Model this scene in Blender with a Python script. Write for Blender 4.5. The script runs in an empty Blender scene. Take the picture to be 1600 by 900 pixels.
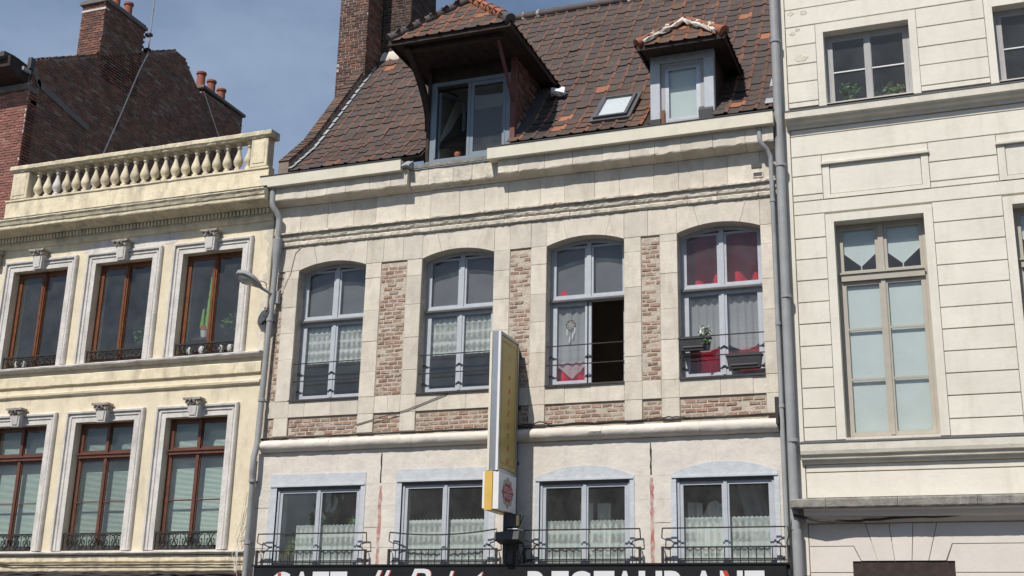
import bpy, bmesh, math, random
from mathutils import Vector, Matrix
R = math.radians
rnd = random.Random(7)
scene = bpy.context.scene
COL = scene.collection

# ------------------------------------------------------------------ camera, sky, sun, exposure
cam_d = bpy.data.cameras.new('camera'); cam = bpy.data.objects.new('camera', cam_d); COL.objects.link(cam)
CAM = Vector((12.911, -20.139, 1.65))
_r = Vector((0.93524352, 0.35328014, 0.02264288)); _d = Vector((-0.08189928, 0.27815287, -0.95703892)); _f = Vector((-0.34440102, 0.89321001, 0.28907406))
cam.matrix_world = Matrix(((_r.x, -_d.x, -_f.x, CAM.x), (_r.y, -_d.y, -_f.y, CAM.y), (_r.z, -_d.z, -_f.z, CAM.z), (0, 0, 0, 1)))
cam_d.sensor_width = 36; cam_d.lens = 1915 / 1600 * 36; cam_d.clip_end = 2000
scene.camera = cam

SUN_EL, SUN_AZ = 50.5, 13.0          # azimuth: degrees to the left of the facade normal
world = bpy.data.worlds.new('World'); scene.world = world; world.use_nodes = True
nt = world.node_tree; nt.nodes.clear()
wo = nt.nodes.new('ShaderNodeOutputWorld'); bg = nt.nodes.new('ShaderNodeBackground'); sky = nt.nodes.new('ShaderNodeTexSky')
sky.sky_type = 'NISHITA'; sky.sun_disc = False; sky.sun_elevation = R(SUN_EL); sky.sun_rotation = R(180 + SUN_AZ)
sky.air_density = 1.0; sky.dust_density = 0.3; sky.ozone_density = 1.4
tc = nt.nodes.new('ShaderNodeTexCoord'); mp = nt.nodes.new('ShaderNodeMapping'); mp.inputs['Scale'].default_value = (1.0, 1.0, 2.2); mp.inputs['Location'].default_value = (1.7, 0.4, 0.9)
nz = nt.nodes.new('ShaderNodeTexNoise'); nz.inputs['Scale'].default_value = 2.0; nz.inputs['Detail'].default_value = 8; nz.inputs['Roughness'].default_value = 0.55
cr = nt.nodes.new('ShaderNodeValToRGB'); cr.color_ramp.elements[0].position = 0.38; cr.color_ramp.elements[0].color = (0.02, 0.02, 0.02, 1); cr.color_ramp.elements[1].position = 0.64; cr.color_ramp.elements[1].color = (0.95, 0.95, 0.95, 1)
mx = nt.nodes.new('ShaderNodeMix'); mx.data_type = 'RGBA'; mx.inputs['B'].default_value = (3.4, 4.4, 6.0, 1)
L = nt.links.new
L(tc.outputs['Generated'], mp.inputs['Vector']); L(mp.outputs['Vector'], nz.inputs['Vector']); L(nz.outputs['Fac'], cr.inputs['Fac'])
L(cr.outputs['Color'], mx.inputs['Factor']); L(sky.outputs['Color'], mx.inputs['A']); L(mx.outputs['Result'], bg.inputs['Color']); L(bg.outputs['Background'], wo.inputs['Surface'])
bg.inputs['Strength'].default_value = 0.09

sd = bpy.data.lights.new('sun', 'SUN'); sd.energy = 4.5; sd.angle = R(0.53); sd.color = (1.0, 0.95, 0.875)
sun = bpy.data.objects.new('sun', sd); COL.objects.link(sun)
ldir = Vector((math.sin(R(SUN_AZ)) * math.cos(R(SUN_EL)), math.cos(R(SUN_AZ)) * math.cos(R(SUN_EL)), -math.sin(R(SUN_EL))))
sun.rotation_euler = ldir.to_track_quat('-Z', 'Y').to_euler(); sun.location = (0, -30, 40)
scene.view_settings.view_transform = 'Standard'; scene.view_settings.look = 'None'; scene.view_settings.exposure = 0.1; scene.view_settings.gamma = 1.0
scene.render.engine = 'CYCLES'
scene.cycles.transparent_max_bounces = 16

# ------------------------------------------------------------------ materials
def mk(name, col, rough=0.8, var=0.12, scale=5, bump=0.2, bscale=45, specks=0.0, stain=0.0, stain_col=(0.12, 0.1, 0.08), stain_lo=0.55, stain_hi=0.75, rand=0.0, attr=False, metal=0.0, fine=0.0, stretch=0.35):
    m = bpy.data.materials.new(name); m.use_nodes = True; t = m.node_tree; n = t.nodes; lk = t.links.new
    b = n['Principled BSDF']; b.inputs['Roughness'].default_value = rough; b.inputs['Metallic'].default_value = metal
    b.inputs['Specular IOR Level'].default_value = 0.3
    g = n.new('ShaderNodeNewGeometry')
    if attr:
        a = n.new('ShaderNodeVertexColor'); a.layer_name = 'Col'; src = a.outputs['Color']
    else:
        c = n.new('ShaderNodeRGB'); c.outputs[0].default_value = (*col, 1); src = c.outputs[0]
    def mul(src, valsock):
        x = n.new('ShaderNodeMix'); x.data_type = 'RGBA'; x.blend_type = 'MULTIPLY'; x.inputs['Factor'].default_value = 1
        lk(src, x.inputs['A']); lk(valsock, x.inputs['B']); return x.outputs['Result']
    def rng(sock, lo, hi, f0=0.0, f1=1.0):
        r = n.new('ShaderNodeMapRange'); r.inputs['From Min'].default_value = f0; r.inputs['From Max'].default_value = f1
        r.inputs['To Min'].default_value = lo; r.inputs['To Max'].default_value = hi; lk(sock, r.inputs['Value']); return r.outputs['Result']
    def noise(sc, det=5, vec=None, ro=0.6):
        x = n.new('ShaderNodeTexNoise'); x.inputs['Scale'].default_value = sc; x.inputs['Detail'].default_value = det; x.inputs['Roughness'].default_value = ro
        lk(vec or g.outputs['Position'], x.inputs['Vector']); return x.outputs['Fac']
    if var: src = mul(src, rng(noise(scale), 1 - var, 1 + var, 0.3, 0.7))
    if fine: src = mul(src, rng(noise(60, 3), 1 - fine, 1 + fine, 0.3, 0.7))
    if rand:
        o = n.new('ShaderNodeObjectInfo'); src = mul(src, rng(o.outputs['Random'], 1 - rand, 1 + rand))
    if stain:
        mpn = n.new('ShaderNodeMapping'); mpn.inputs['Scale'].default_value = (2.2, 2.2, 2.2 * stretch); lk(g.outputs['Position'], mpn.inputs['Vector'])
        f = noise(1.7, 8, mpn.outputs['Vector'], 0.68)
        x = n.new('ShaderNodeMix'); x.data_type = 'RGBA'; lk(rng(f, 0, stain, stain_lo, stain_hi), x.inputs['Factor']); lk(src, x.inputs['A']); x.inputs['B'].default_value = (*stain_col, 1); src = x.outputs['Result']
    if specks:
        x = n.new('ShaderNodeMix'); x.data_type = 'RGBA'; lk(rng(noise(22, 2), 0, specks, 0.69, 0.74), x.inputs['Factor']); lk(src, x.inputs['A']); x.inputs['B'].default_value = (0.38, 0.37, 0.34, 1); src = x.outputs['Result']
    lk(src, b.inputs['Base Color'])
    if bump:
        bp = n.new('ShaderNodeBump'); bp.inputs['Strength'].default_value = bump; bp.inputs['Distance'].default_value = 0.02
        lk(noise(bscale, 6), bp.inputs['Height']); lk(bp.outputs['Normal'], b.inputs['Normal'])
    return m

M = {}
M['stone'] = mk('pale_limestone', (0.60, 0.545, 0.465), var=0.10, scale=4, bump=0.35, bscale=18, stain=0.42, stain_col=(0.29, 0.235, 0.175), stain_lo=0.5, stain_hi=0.72, rand=0.1, fine=0.06)
M['stone_worn'] = mk('worn_limestone', (0.59, 0.535, 0.45), var=0.16, scale=6, bump=0.8, bscale=14, stain=0.5, stain_col=(0.22, 0.18, 0.14), rand=0.06, fine=0.08)
M['plaster'] = mk('painted_pinkish_plaster', (0.64, 0.59, 0.53), var=0.10, scale=3, bump=0.7, bscale=7, stain=0.45, stain_col=(0.36, 0.30, 0.25), rand=0.03, fine=0.04)
M['mortar'] = mk('lime_mortar', (0.49, 0.425, 0.35), var=0.2, scale=9, bump=0.9, bscale=30, fine=0.12)
M['mortar_dark'] = mk('sooty_mortar', (0.235, 0.18, 0.145), var=0.25, scale=6, bump=0.5, bscale=30)
M['brick'] = mk('old_brick', (0.3, 0.15, 0.1), attr=True, var=0.22, scale=14, bump=0.9, bscale=50, fine=0.12)
M['brick_sooty'] = mk('sooty_brick', (0.1, 0.05, 0.04), attr=True, var=0.3, scale=2.2, bump=0.7, bscale=40, fine=0.15, stain=0.55, stain_col=(0.05, 0.04, 0.036), stain_lo=0.48, stain_hi=0.66, stretch=1)
M['tile'] = mk('clay_pantile', (0.1, 0.06, 0.05), attr=True, specks=0.8, rough=0.7, var=0.14, scale=1.5, bump=0.3, bscale=60, fine=0.15, stain=0.4, stain_col=(0.13, 0.12, 0.10), stain_lo=0.60, stain_hi=0.74, stretch=1)
M['roof_base'] = mk('roof_battens', (0.03, 0.024, 0.02), bump=0)
M['ridge_clay'] = mk('grey_ridge_clay', (0.085, 0.07, 0.068), rough=0.7, var=0.2, bump=0.3, rand=0.15)
M['ridge_orange'] = mk('orange_ridge_clay', (0.28, 0.105, 0.06), rough=0.7, var=0.25, bump=0.3, rand=0.2)
M['lime_joint'] = mk('white_lime_mortar', (0.62, 0.57, 0.50), var=0.2, bump=0.8, bscale=25)
M['yellow'] = mk('yellow_render', (0.69, 0.605, 0.45), var=0.09, scale=2.5, bump=0.35, bscale=12, stain=0.65, stain_col=(0.40, 0.34, 0.26), stain_lo=0.52, stain_hi=0.74, fine=0.03)
M['yellow_trim'] = mk('yellow_cornice_paint', (0.67, 0.585, 0.42), var=0.12, scale=4, bump=0.5, bscale=14, stain=0.68, stain_col=(0.26, 0.225, 0.18), stain_lo=0.47, stain_hi=0.70, fine=0.05, rand=0.10)
M['trim_grey'] = mk('worn_white_stone_trim', (0.61, 0.58, 0.545), var=0.12, scale=5, bump=0.5, bscale=18, stain=0.5, stain_col=(0.27, 0.24, 0.215), stain_lo=0.5, stain_hi=0.72, fine=0.05)
M['key_stone'] = mk('dirty_carved_stone', (0.36, 0.325, 0.285), var=0.25, scale=12, bump=0.7, bscale=35, stain=0.7, stain_col=(0.1, 0.085, 0.075), stain_lo=0.45, stain_hi=0.7)
M['ivory'] = mk('ivory_render', (0.69, 0.65, 0.57), var=0.06, scale=1.3, bump=0.3, bscale=8, stain=0.42, stain_col=(0.49, 0.435, 0.36), stain_lo=0.5, stain_hi=0.72, rand=0.03, fine=0.03, stretch=0.16)
M['ivory_pink'] = mk('pinkish_ground_floor_render', (0.65, 0.595, 0.545), var=0.05, scale=2, bump=0.22, bscale=10, stain=0.22, stain_col=(0.48, 0.41, 0.36), rand=0.02, fine=0.025)
M['ivory_edge'] = mk('ivory_cornice', (0.62, 0.58, 0.50), var=0.1, scale=4, bump=0.3, bscale=18, stain=0.3, stain_col=(0.35, 0.31, 0.26))
M['bluestone'] = mk('weathered_bluestone', (0.245, 0.23, 0.205), var=0.3, scale=7, bump=0.8, bscale=25, stain=0.6, stain_col=(0.09, 0.085, 0.08), stain_lo=0.48, stain_hi=0.7, fine=0.15)
M['lavender'] = mk('lavender_grey_paint', (0.425, 0.45, 0.49), rough=0.5, var=0.08, scale=8, bump=0.15, stain=0.3, stain_col=(0.30, 0.29, 0.31))
M['lavender_pale'] = mk('pale_lavender_paint', (0.50, 0.525, 0.555), rough=0.6, var=0.1, scale=6, bump=0.4, bscale=15, stain=0.35, stain_col=(0.36, 0.36, 0.39))
M['brick_faded'] = mk('faded_limewashed_brick', (0.3, 0.15, 0.1), attr=True, var=0.18, scale=12, bump=1.0, bscale=40, fine=0.12, stain=0.75, stain_col=(0.47, 0.41, 0.34), stain_lo=0.50, stain_hi=0.62, stretch=1)
M['blue_paint'] = mk('slate_blue_paint', (0.185, 0.225, 0.27), rough=0.5, var=0.08, bump=0.1)
M['brown_wood'] = mk('varnished_brown_wood', (0.17, 0.062, 0.026), rough=0.38, var=0.25, scale=10, bump=0.1, stretch=4)
M['red_wood'] = mk('dark_red_wood', (0.135, 0.056, 0.038), rough=0.42, var=0.2, scale=8, bump=0.1)
M['oxblood'] = mk('oxblood_timber', (0.15, 0.06, 0.055), rough=0.7, var=0.2, bump=0.3)
M['taupe'] = mk('taupe_window_paint', (0.40, 0.365, 0.31), rough=0.5, var=0.06, bump=0.1)
M['grey_frame'] = mk('grey_window_paint', (0.35, 0.34, 0.34), rough=0.5, var=0.06, bump=0.1)
M['dark_frame'] = mk('dark_grey_metal_frame', (0.09, 0.09, 0.095), rough=0.5, var=0.1, bump=0.05)
M['iron'] = mk('black_wrought_iron', (0.038, 0.035, 0.034), rough=0.55, var=0.2, bump=0.2)
M['zinc'] = mk('zinc_grey', (0.30, 0.305, 0.31), rough=0.55, var=0.14, scale=3, bump=0.1, stain=0.3, stain_col=(0.16, 0.16, 0.165))
M['lead'] = mk('lead_flashing', (0.33, 0.345, 0.36), rough=0.6, var=0.2, scale=8, bump=0.4)
M['lead_dark'] = mk('dark_lead', (0.07, 0.07, 0.075), rough=0.6, var=0.2, bump=0.3)
M['gutter'] = mk('cream_gutter_paint', (0.68, 0.63, 0.52), rough=0.6, var=0.06, scale=3, bump=0.12, stain=0.3, stain_col=(0.40, 0.35, 0.27))
M['slate'] = mk('dark_slate_sill', (0.075, 0.07, 0.07), rough=0.6, var=0.2, bump=0.3)
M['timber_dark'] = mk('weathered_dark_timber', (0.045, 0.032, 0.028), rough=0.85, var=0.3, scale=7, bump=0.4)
M['pot'] = mk('terracotta_pot', (0.28, 0.095, 0.06), var=0.15, bump=0.2)
M['cement'] = mk('grey_cement', (0.165, 0.15, 0.14), var=0.2, bump=0.5, bscale=25)
M['interior'] = mk('dim_interior_wall', (0.46, 0.42, 0.37), var=0.15, scale=0.8, bump=0)
M['interior_pale'] = mk('pale_attic_wall', (0.74, 0.75, 0.70), var=0.05, bump=0)
M['black_board'] = mk('black_painted_board', (0.012, 0.012, 0.014), rough=0.45, var=0.2, bump=0.05)
M['letter_white'] = mk('white_lettering', (0.66, 0.66, 0.67), rough=0.5, var=0.03, bump=0)
M['letter_red'] = mk('red_lettering', (0.45, 0.05, 0.03), rough=0.5, var=0.05, bump=0)
M['letter_orange'] = mk('sun_bleached_red_lettering', (0.50, 0.10, 0.03), rough=0.5, var=0.1, bump=0)
M['letter_faded'] = mk('faded_lettering', (0.40, 0.24, 0.08), rough=0.5, var=0.1, bump=0)
M['sign_yellow'] = mk('mustard_acrylic', (0.42, 0.335, 0.115), rough=0.35, var=0.05, bump=0)
M['sign_amber'] = mk('amber_acrylic', (0.66, 0.42, 0.10), rough=0.4, var=0.1, scale=3, bump=0)
M['sign_white'] = mk('white_acrylic', (0.72, 0.72, 0.72), rough=0.35, var=0.04, bump=0)
M['sign_gold'] = mk('dull_gold_print', (0.38, 0.36, 0.31), rough=0.5, var=0.1, bump=0)
M['sign_red'] = mk('deep_red_print', (0.36, 0.022, 0.035), rough=0.4, var=0.05, bump=0)
M['alu'] = mk('brushed_aluminium', (0.36, 0.375, 0.40), rough=0.35, var=0.12, scale=3, bump=0.05, metal=0.6)
M['box_grey'] = mk('dark_grey_metal_box', (0.07, 0.068, 0.07), rough=0.6, var=0.15, bump=0.1)
M['cable'] = mk('dark_cable', (0.05, 0.045, 0.042), rough=0.7, var=0.2, bump=0)
M['cable_pale'] = mk('pale_cable', (0.66, 0.62, 0.56), rough=0.7, var=0.1, bump=0)
M['lamp_glass'] = mk('cloudy_lamp_glass', (0.42, 0.43, 0.40), rough=0.25, var=0.1, bump=0)
M['leaf'] = mk('leaf_green', (0.075, 0.14, 0.035), rough=0.5, var=0.3, scale=9, bump=0)
M['leaf_bright'] = mk('bright_leaf', (0.16, 0.22, 0.045), rough=0.5, var=0.3, scale=9, bump=0)
M['cactus'] = mk('cactus_green', (0.16, 0.30, 0.05), rough=0.6, var=0.15, bump=0.3)
M['white_pot'] = mk('white_ceramic', (0.45, 0.46, 0.44), rough=0.3, var=0.05, bump=0)
M['petal'] = mk('white_petals', (0.72, 0.72, 0.66), rough=0.7, var=0.1, bump=0)
M['planter'] = mk('anthracite_plastic', (0.055, 0.055, 0.057), rough=0.5, var=0.1, bump=0)
M['red_cloth'] = mk('red_cotton', (0.56, 0.011, 0.034), rough=0.9, var=0.1, scale=3, bump=0.1)
M['grey_blind'] = mk('grey_fabric', (0.115, 0.112, 0.122), rough=0.9, var=0.08, bump=0.1)
M['white_cloth'] = mk('white_curtain_cloth', (0.62, 0.60, 0.57), rough=0.9, var=0.06, bump=0.1)
M['pale_blind'] = mk('pale_blue_blind', (0.52, 0.56, 0.55), rough=0.85, var=0.05, scale=2, bump=0)
M['slat_green'] = mk('pale_green_slat', (0.50, 0.60, 0.54), rough=0.6, var=0.05, bump=0)
M['asphalt'] = mk('asphalt', (0.05, 0.05, 0.05), rough=0.9, var=0.15, bump=0.5)
M['paving'] = mk('grey_paving', (0.09, 0.085, 0.08), rough=0.85, var=0.12, bump=0.3)
M['granite'] = mk('granite_kerb', (0.2, 0.195, 0.19), rough=0.8, var=0.15, bump=0.3)
M['maroon'] = mk('maroon_shop_paint', (0.075, 0.016, 0.018), rough=0.4, var=0.1, bump=0)
M['pink_scar'] = mk('faded_red_paint', (0.40, 0.17, 0.15), var=0.3, scale=14, bump=0.5, stain=0.8, stain_col=(0.55, 0.48, 0.42), stain_lo=0.42, stain_hi=0.6, stretch=1)
M['white_sheet'] = mk('white_sheet_patch', (0.68, 0.69, 0.71), rough=0.5, var=0.1, bump=0.3)

def glass_mat(name, tint=(0.95, 0.97, 0.97), ior=1.62, dust=0.022):
    """old window glass: clear, mirror-like by angle, slightly wavy, with a thin film of dust"""
    m = bpy.data.materials.new(name); m.use_nodes = True; t = m.node_tree; t.nodes.clear(); lk = t.links.new; N = t.nodes.new
    o = N('ShaderNodeOutputMaterial'); a = N('ShaderNodeBsdfTransparent'); b = N('ShaderNodeBsdfGlossy'); f = N('ShaderNodeFresnel'); x = N('ShaderNodeMixShader'); dd = N('ShaderNodeBsdfDiffuse'); x2 = N('ShaderNodeMixShader')
    a.inputs['Color'].default_value = (*tint, 1); b.inputs['Color'].default_value = (1, 1, 1, 1); b.inputs['Roughness'].default_value = 0.03; f.inputs['IOR'].default_value = ior; dd.inputs['Color'].default_value = (0.6, 0.6, 0.6, 1)
    g = N('ShaderNodeNewGeometry'); nz = N('ShaderNodeTexNoise'); bp = N('ShaderNodeBump'); nz.inputs['Scale'].default_value = 2.2; bp.inputs['Strength'].default_value = 0.12; bp.inputs['Distance'].default_value = 0.12
    n2 = N('ShaderNodeTexNoise'); n2.inputs['Scale'].default_value = 2.5; n2.inputs['Detail'].default_value = 5; mr = N('ShaderNodeMapRange'); mr.inputs['From Min'].default_value = 0.3; mr.inputs['From Max'].default_value = 0.75; mr.inputs['To Min'].default_value = dust * 0.6; mr.inputs['To Max'].default_value = dust * 1.8
    lk(g.outputs['Position'], nz.inputs['Vector']); lk(g.outputs['Position'], n2.inputs['Vector']); lk(n2.outputs['Fac'], mr.inputs['Value']); lk(nz.outputs['Fac'], bp.inputs['Height']); lk(bp.outputs['Normal'], b.inputs['Normal'])
    sb = N('ShaderNodeMath'); sb.operation = 'SUBTRACT'; sb.inputs[0].default_value = 1.0; lk(g.outputs['Backfacing'], sb.inputs[1])
    ml = N('ShaderNodeMath'); ml.operation = 'MULTIPLY'; lk(f.outputs['Fac'], ml.inputs[0]); lk(sb.outputs[0], ml.inputs[1])
    lk(mr.outputs['Result'], x2.inputs['Fac']); lk(a.outputs['BSDF'], x2.inputs[1]); lk(dd.outputs['BSDF'], x2.inputs[2])
    lk(ml.outputs[0], x.inputs['Fac']); lk(x2.outputs[0], x.inputs[1]); lk(b.outputs['BSDF'], x.inputs[2]); lk(x.outputs['Shader'], o.inputs['Surface'])
    return m
M['glass'] = glass_mat('window_glass')

def lace_mat(name, col, base, amp, zper, xper):
    m = bpy.data.materials.new(name); m.use_nodes = True; t = m.node_tree; t.nodes.clear(); lk = t.links.new; N = t.nodes.new
    o = N('ShaderNodeOutputMaterial'); d = N('ShaderNodeBsdfDiffuse'); tr = N('ShaderNodeBsdfTranslucent'); mx1 = N('ShaderNodeMixShader'); tp = N('ShaderNodeBsdfTransparent'); mx2 = N('ShaderNodeMixShader')
    d.inputs['Color'].default_value = (*col, 1); tr.inputs['Color'].default_value = (*col, 1); mx1.inputs['Fac'].default_value = 0.3
    g = N('ShaderNodeNewGeometry'); mp = N('ShaderNodeMapping'); mp.inputs['Scale'].default_value = (1 / xper, 1, 1 / zper); lk(g.outputs['Position'], mp.inputs['Vector'])
    sx = N('ShaderNodeSeparateXYZ'); lk(mp.outputs['Vector'], sx.inputs['Vector'])
    def mth(op, a, b=None):
        x = N('ShaderNodeMath'); x.operation = op
        for i, s in enumerate((a, b)):
            if s is None: continue
            if isinstance(s, (int, float)): x.inputs[i].default_value = s
            else: lk(s, x.inputs[i])
        return x.outputs[0]
    zz = mth('SINE', mth('MULTIPLY', sx.outputs['Z'], 6.283)); xx = mth('SINE', mth('MULTIPLY', sx.outputs['X'], 6.283))
    z3 = mth('SINE', mth('MULTIPLY', sx.outputs['Z'], 18.85))
    nz = N('ShaderNodeTexNoise'); nz.inputs['Scale'].default_value = 17; nz.inputs['Detail'].default_value = 4; lk(g.outputs['Position'], nz.inputs['Vector'])
    z2 = mth('POWER', mth('ABSOLUTE', mth('SINE', mth('MULTIPLY', sx.outputs['Z'], 3.1416 * 1.5))), 8.0)
    mot = mth('MULTIPLY', mth('POWER', mth('ABSOLUTE', xx), 3.0), mth('ABSOLUTE', zz))
    s = mth('ADD', mth('SUBTRACT', mth('MULTIPLY', z2, 0.9), 0.25), mth('ADD', mth('MULTIPLY', mot, 0.7), mth('MULTIPLY', mth('SUBTRACT', nz.outputs['Fac'], 0.5), 1.3)))
    fac = N('ShaderNodeClamp'); lk(mth('ADD', mth('MULTIPLY', s, amp), base), fac.inputs['Value']); fac.inputs['Min'].default_value = 0.12; fac.inputs['Max'].default_value = 0.97
    lk(d.outputs[0], mx1.inputs[1]); lk(tr.outputs[0], mx1.inputs[2]); lk(fac.outputs[0], mx2.inputs['Fac']); lk(tp.outputs[0], mx2.inputs[1]); lk(mx1.outputs[0], mx2.inputs[2]); lk(mx2.outputs[0], o.inputs['Surface'])
    return m
M['lace'] = lace_mat('white_lace', (0.80, 0.82, 0.78), 0.58, 0.5, 0.30, 0.22)
M['lace_low'] = lace_mat('white_lace_flowers', (0.80, 0.84, 0.80), 0.62, 0.5, 0.34, 0.21)
M['sheer'] = lace_mat('white_sheer', (0.62, 0.61, 0.63), 0.62, 0.10, 3.0, 0.9)

# ------------------------------------------------------------------ mesh helpers
WL = {}                                   # world position of each object's origin
def worldloc(o): return WL.get(o.name, Vector((0, 0, 0))) if o else Vector((0, 0, 0))
def tag(o, label=None, cat=None, group=None, kind=None):
    if label: o['label'] = label
    if cat: o['category'] = cat
    if group: o['group'] = group
    if kind: o['kind'] = kind
    return o
def thing(name, loc, label, cat, group=None):
    o = bpy.data.objects.new(name, None); COL.objects.link(o); o.location = loc; WL[o.name] = Vector(loc); o.empty_display_size = 0.2
    return tag(o, label, cat, group)
def place(name, mesh, loc, parent=None, rot=None, scale=None):
    o = bpy.data.objects.new(name, mesh); COL.objects.link(o); loc = Vector(loc)
    if parent: o.parent = parent
    o.location = loc - worldloc(parent); WL[o.name] = loc
    if rot: o.rotation_euler = rot
    if scale: o.scale = scale
    return o

class MB:
    def __init__(s): s.v = []; s.f = []; s.c = []
    def add(s, vs, fs, col=None):
        k = len(s.v); s.v += [tuple(p) for p in vs]; s.f += [tuple(k + i for i in f) for f in fs]; s.c += [col] * len(fs); return s
    def box(s, x0, x1, y0, y1, z0, z1):
        return s.add([(x0, y0, z0), (x1, y0, z0), (x1, y1, z0), (x0, y1, z0), (x0, y0, z1), (x1, y0, z1), (x1, y1, z1), (x0, y1, z1)],
                     [(0, 3, 2, 1), (4, 5, 6, 7), (0, 1, 5, 4), (1, 2, 6, 5), (2, 3, 7, 6), (3, 0, 4, 7)])
    def cbox(s, x0, x1, yf, yb, z0, z1, c=0.006, j=0.0, col=None):       # box with a chamfered front (front faces -Y)
        q = lambda: rnd.uniform(-j, j)
        fr = [(x0 + c + q(), yf + q(), z0 + c + q()), (x1 - c + q(), yf + q(), z0 + c + q()), (x1 - c + q(), yf + q(), z1 - c + q()), (x0 + c + q(), yf + q(), z1 - c + q())]
        md = [(x0, yf + c, z0), (x1, yf + c, z0), (x1, yf + c, z1), (x0, yf + c, z1)]
        bk = [(x0, yb, z0), (x1, yb, z0), (x1, yb, z1), (x0, yb, z1)]
        fs = [(0, 1, 2, 3)] + [(i + 4, (i + 1) % 4 + 4, (i + 1) % 4, i) for i in range(4)] + [(i + 8, (i + 1) % 4 + 8, (i + 1) % 4 + 4, i + 4) for i in range(4)] + [(11, 10, 9, 8)]
        return s.add(fr + md + bk, fs, col)
    def _prism(s, poly, m0, m1, col=None):
        n = len(poly); return s.add([m0(p) for p in poly] + [m1(p) for p in poly], [tuple(range(n))[::-1], tuple(range(n, 2 * n))] + [(i, (i + 1) % n, (i + 1) % n + n, i + n) for i in range(n)], col)
    def prism_x(s, poly, x0, x1): return s._prism(poly, lambda p: (x0, p[0], p[1]), lambda p: (x1, p[0], p[1]))     # poly in (y,z)
    def prism_y(s, poly, y0, y1): return s._prism(poly, lambda p: (p[0], y0, p[1]), lambda p: (p[0], y1, p[1]))     # poly in (x,z)
    def prism_z(s, poly, z0, z1): return s._prism(poly, lambda p: (p[0], p[1], z0), lambda p: (p[0], p[1], z1))
    def profile_x(s, poly, x0, x1, step=0.1, j=0.0, jl=0.0, fixed=()):     # moulding along X, worn by jitter
        n = len(poly); k = max(1, int(abs(x1 - x0) / step)); vs = []; fs = []
        w = [0.0] * n
        for a in range(k + 1):
            x = x0 + (x1 - x0) * a / k
            for i, p in enumerate(poly):
                w[i] = w[i] * 0.6 + rnd.uniform(-jl, jl)
                fx = i in fixed
                vs.append((x, p[0] + (0 if fx else rnd.uniform(-j, j) + w[i]), p[1] + (0 if fx else rnd.uniform(-j, j) + w[i] * 0.6)))
        for a in range(k):
            for i in range(n): fs.append((a * n + i, a * n + (i + 1) % n, (a + 1) * n + (i + 1) % n, (a + 1) * n + i))
        fs += [tuple(range(n))[::-1], tuple(range(k * n, k * n + n))]
        return s.add(vs, fs)
    def tube(s, pts, r, n=6, cap=True):
        pts = [Vector(p) for p in pts]; vs = []; fs = []; up = None
        rr = r if isinstance(r, (list, tuple)) else [r] * len(pts)
        for i, p in enumerate(pts):
            t = (pts[min(i + 1, len(pts) - 1)] - pts[max(i - 1, 0)]).normalized()
            a = Vector((0, 0, 1)) if abs(t.z) < 0.9 else Vector((1, 0, 0))
            if up is None: up = (a - t * a.dot(t)).normalized()
            else: up = (up - t * up.dot(t)).normalized()
            b = t.cross(up)
            for k in range(n):
                an = 2 * math.pi * k / n; vs.append(p + (up * math.cos(an) + b * math.sin(an)) * rr[i])
        for i in range(len(pts) - 1):
            for k in range(n): fs.append((i * n + k, i * n + (k + 1) % n, (i + 1) * n + (k + 1) % n, (i + 1) * n + k))
        if cap: fs += [tuple(range(n))[::-1], tuple(range((len(pts) - 1) * n, len(pts) * n))]
        return s.add(vs, fs)
    def lathe(s, prof, cx, cy, z0=0, n=12, col=None):
        vs = []; fs = []
        for r, z in prof:
            for k in range(n): an = 2 * math.pi * k / n; vs.append((cx + r * math.cos(an), cy + r * math.sin(an), z0 + z))
        for i in range(len(prof) - 1):
            for k in range(n): fs.append((i * n + k, i * n + (k + 1) % n, (i + 1) * n + (k + 1) % n, (i + 1) * n + k))
        fs += [tuple(range(n))[::-1], tuple(range((len(prof) - 1) * n, len(prof) * n))]
        return s.add(vs, fs, col)
    def frame(s, x0, x1, z0, z1, w, y0, y1, wb=None, wt=None):
        wb = w if wb is None else wb; wt = w if wt is None else wt
        s.box(x0, x0 + w, y0, y1, z0, z1); s.box(x1 - w, x1, y0, y1, z0, z1)
        if wb: s.box(x0 + w, x1 - w, y0, y1, z0, z0 + wb)
        if wt: s.box(x0 + w, x1 - w, y0, y1, z1 - wt, z1)
        return s
    def mesh(s, name, mat, smooth=None, org=Vector((0, 0, 0)), fixn=True):
        me = bpy.data.meshes.new(name); me.from_pydata([(v[0] - org[0], v[1] - org[1], v[2] - org[2]) for v in s.v], [], s.f)
        if any(c is not None for c in s.c):
            ca = me.color_attributes.new('Col', 'FLOAT_COLOR', 'CORNER'); buf = []
            for p, c in zip(me.polygons, s.c): buf += [*(c or (0.1, 0.1, 0.1)), 1.0] * p.loop_total
            ca.data.foreach_set('color', buf)
        if fixn:
            b = bmesh.new(); b.from_mesh(me); bmesh.ops.recalc_face_normals(b, faces=b.faces); b.to_mesh(me); b.free()
        me.materials.append(M[mat] if isinstance(mat, str) else mat)
        if smooth is not None:
            me.polygons.foreach_set('use_smooth', [True] * len(me.polygons)); me.set_sharp_from_angle(angle=R(smooth))
        me.update(); return me
    def build(s, name, mat, parent=None, smooth=None, fixn=True):
        xs = [v[0] for v in s.v]; ys = [v[1] for v in s.v]; zs = [v[2] for v in s.v]
        org = Vector(((min(xs) + max(xs)) / 2, (min(ys) + max(ys)) / 2, min(zs)))
        return place(name, s.mesh(name, mat, smooth, org, fixn), org, parent)
def B(*a): return MB().box(*a)

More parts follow.
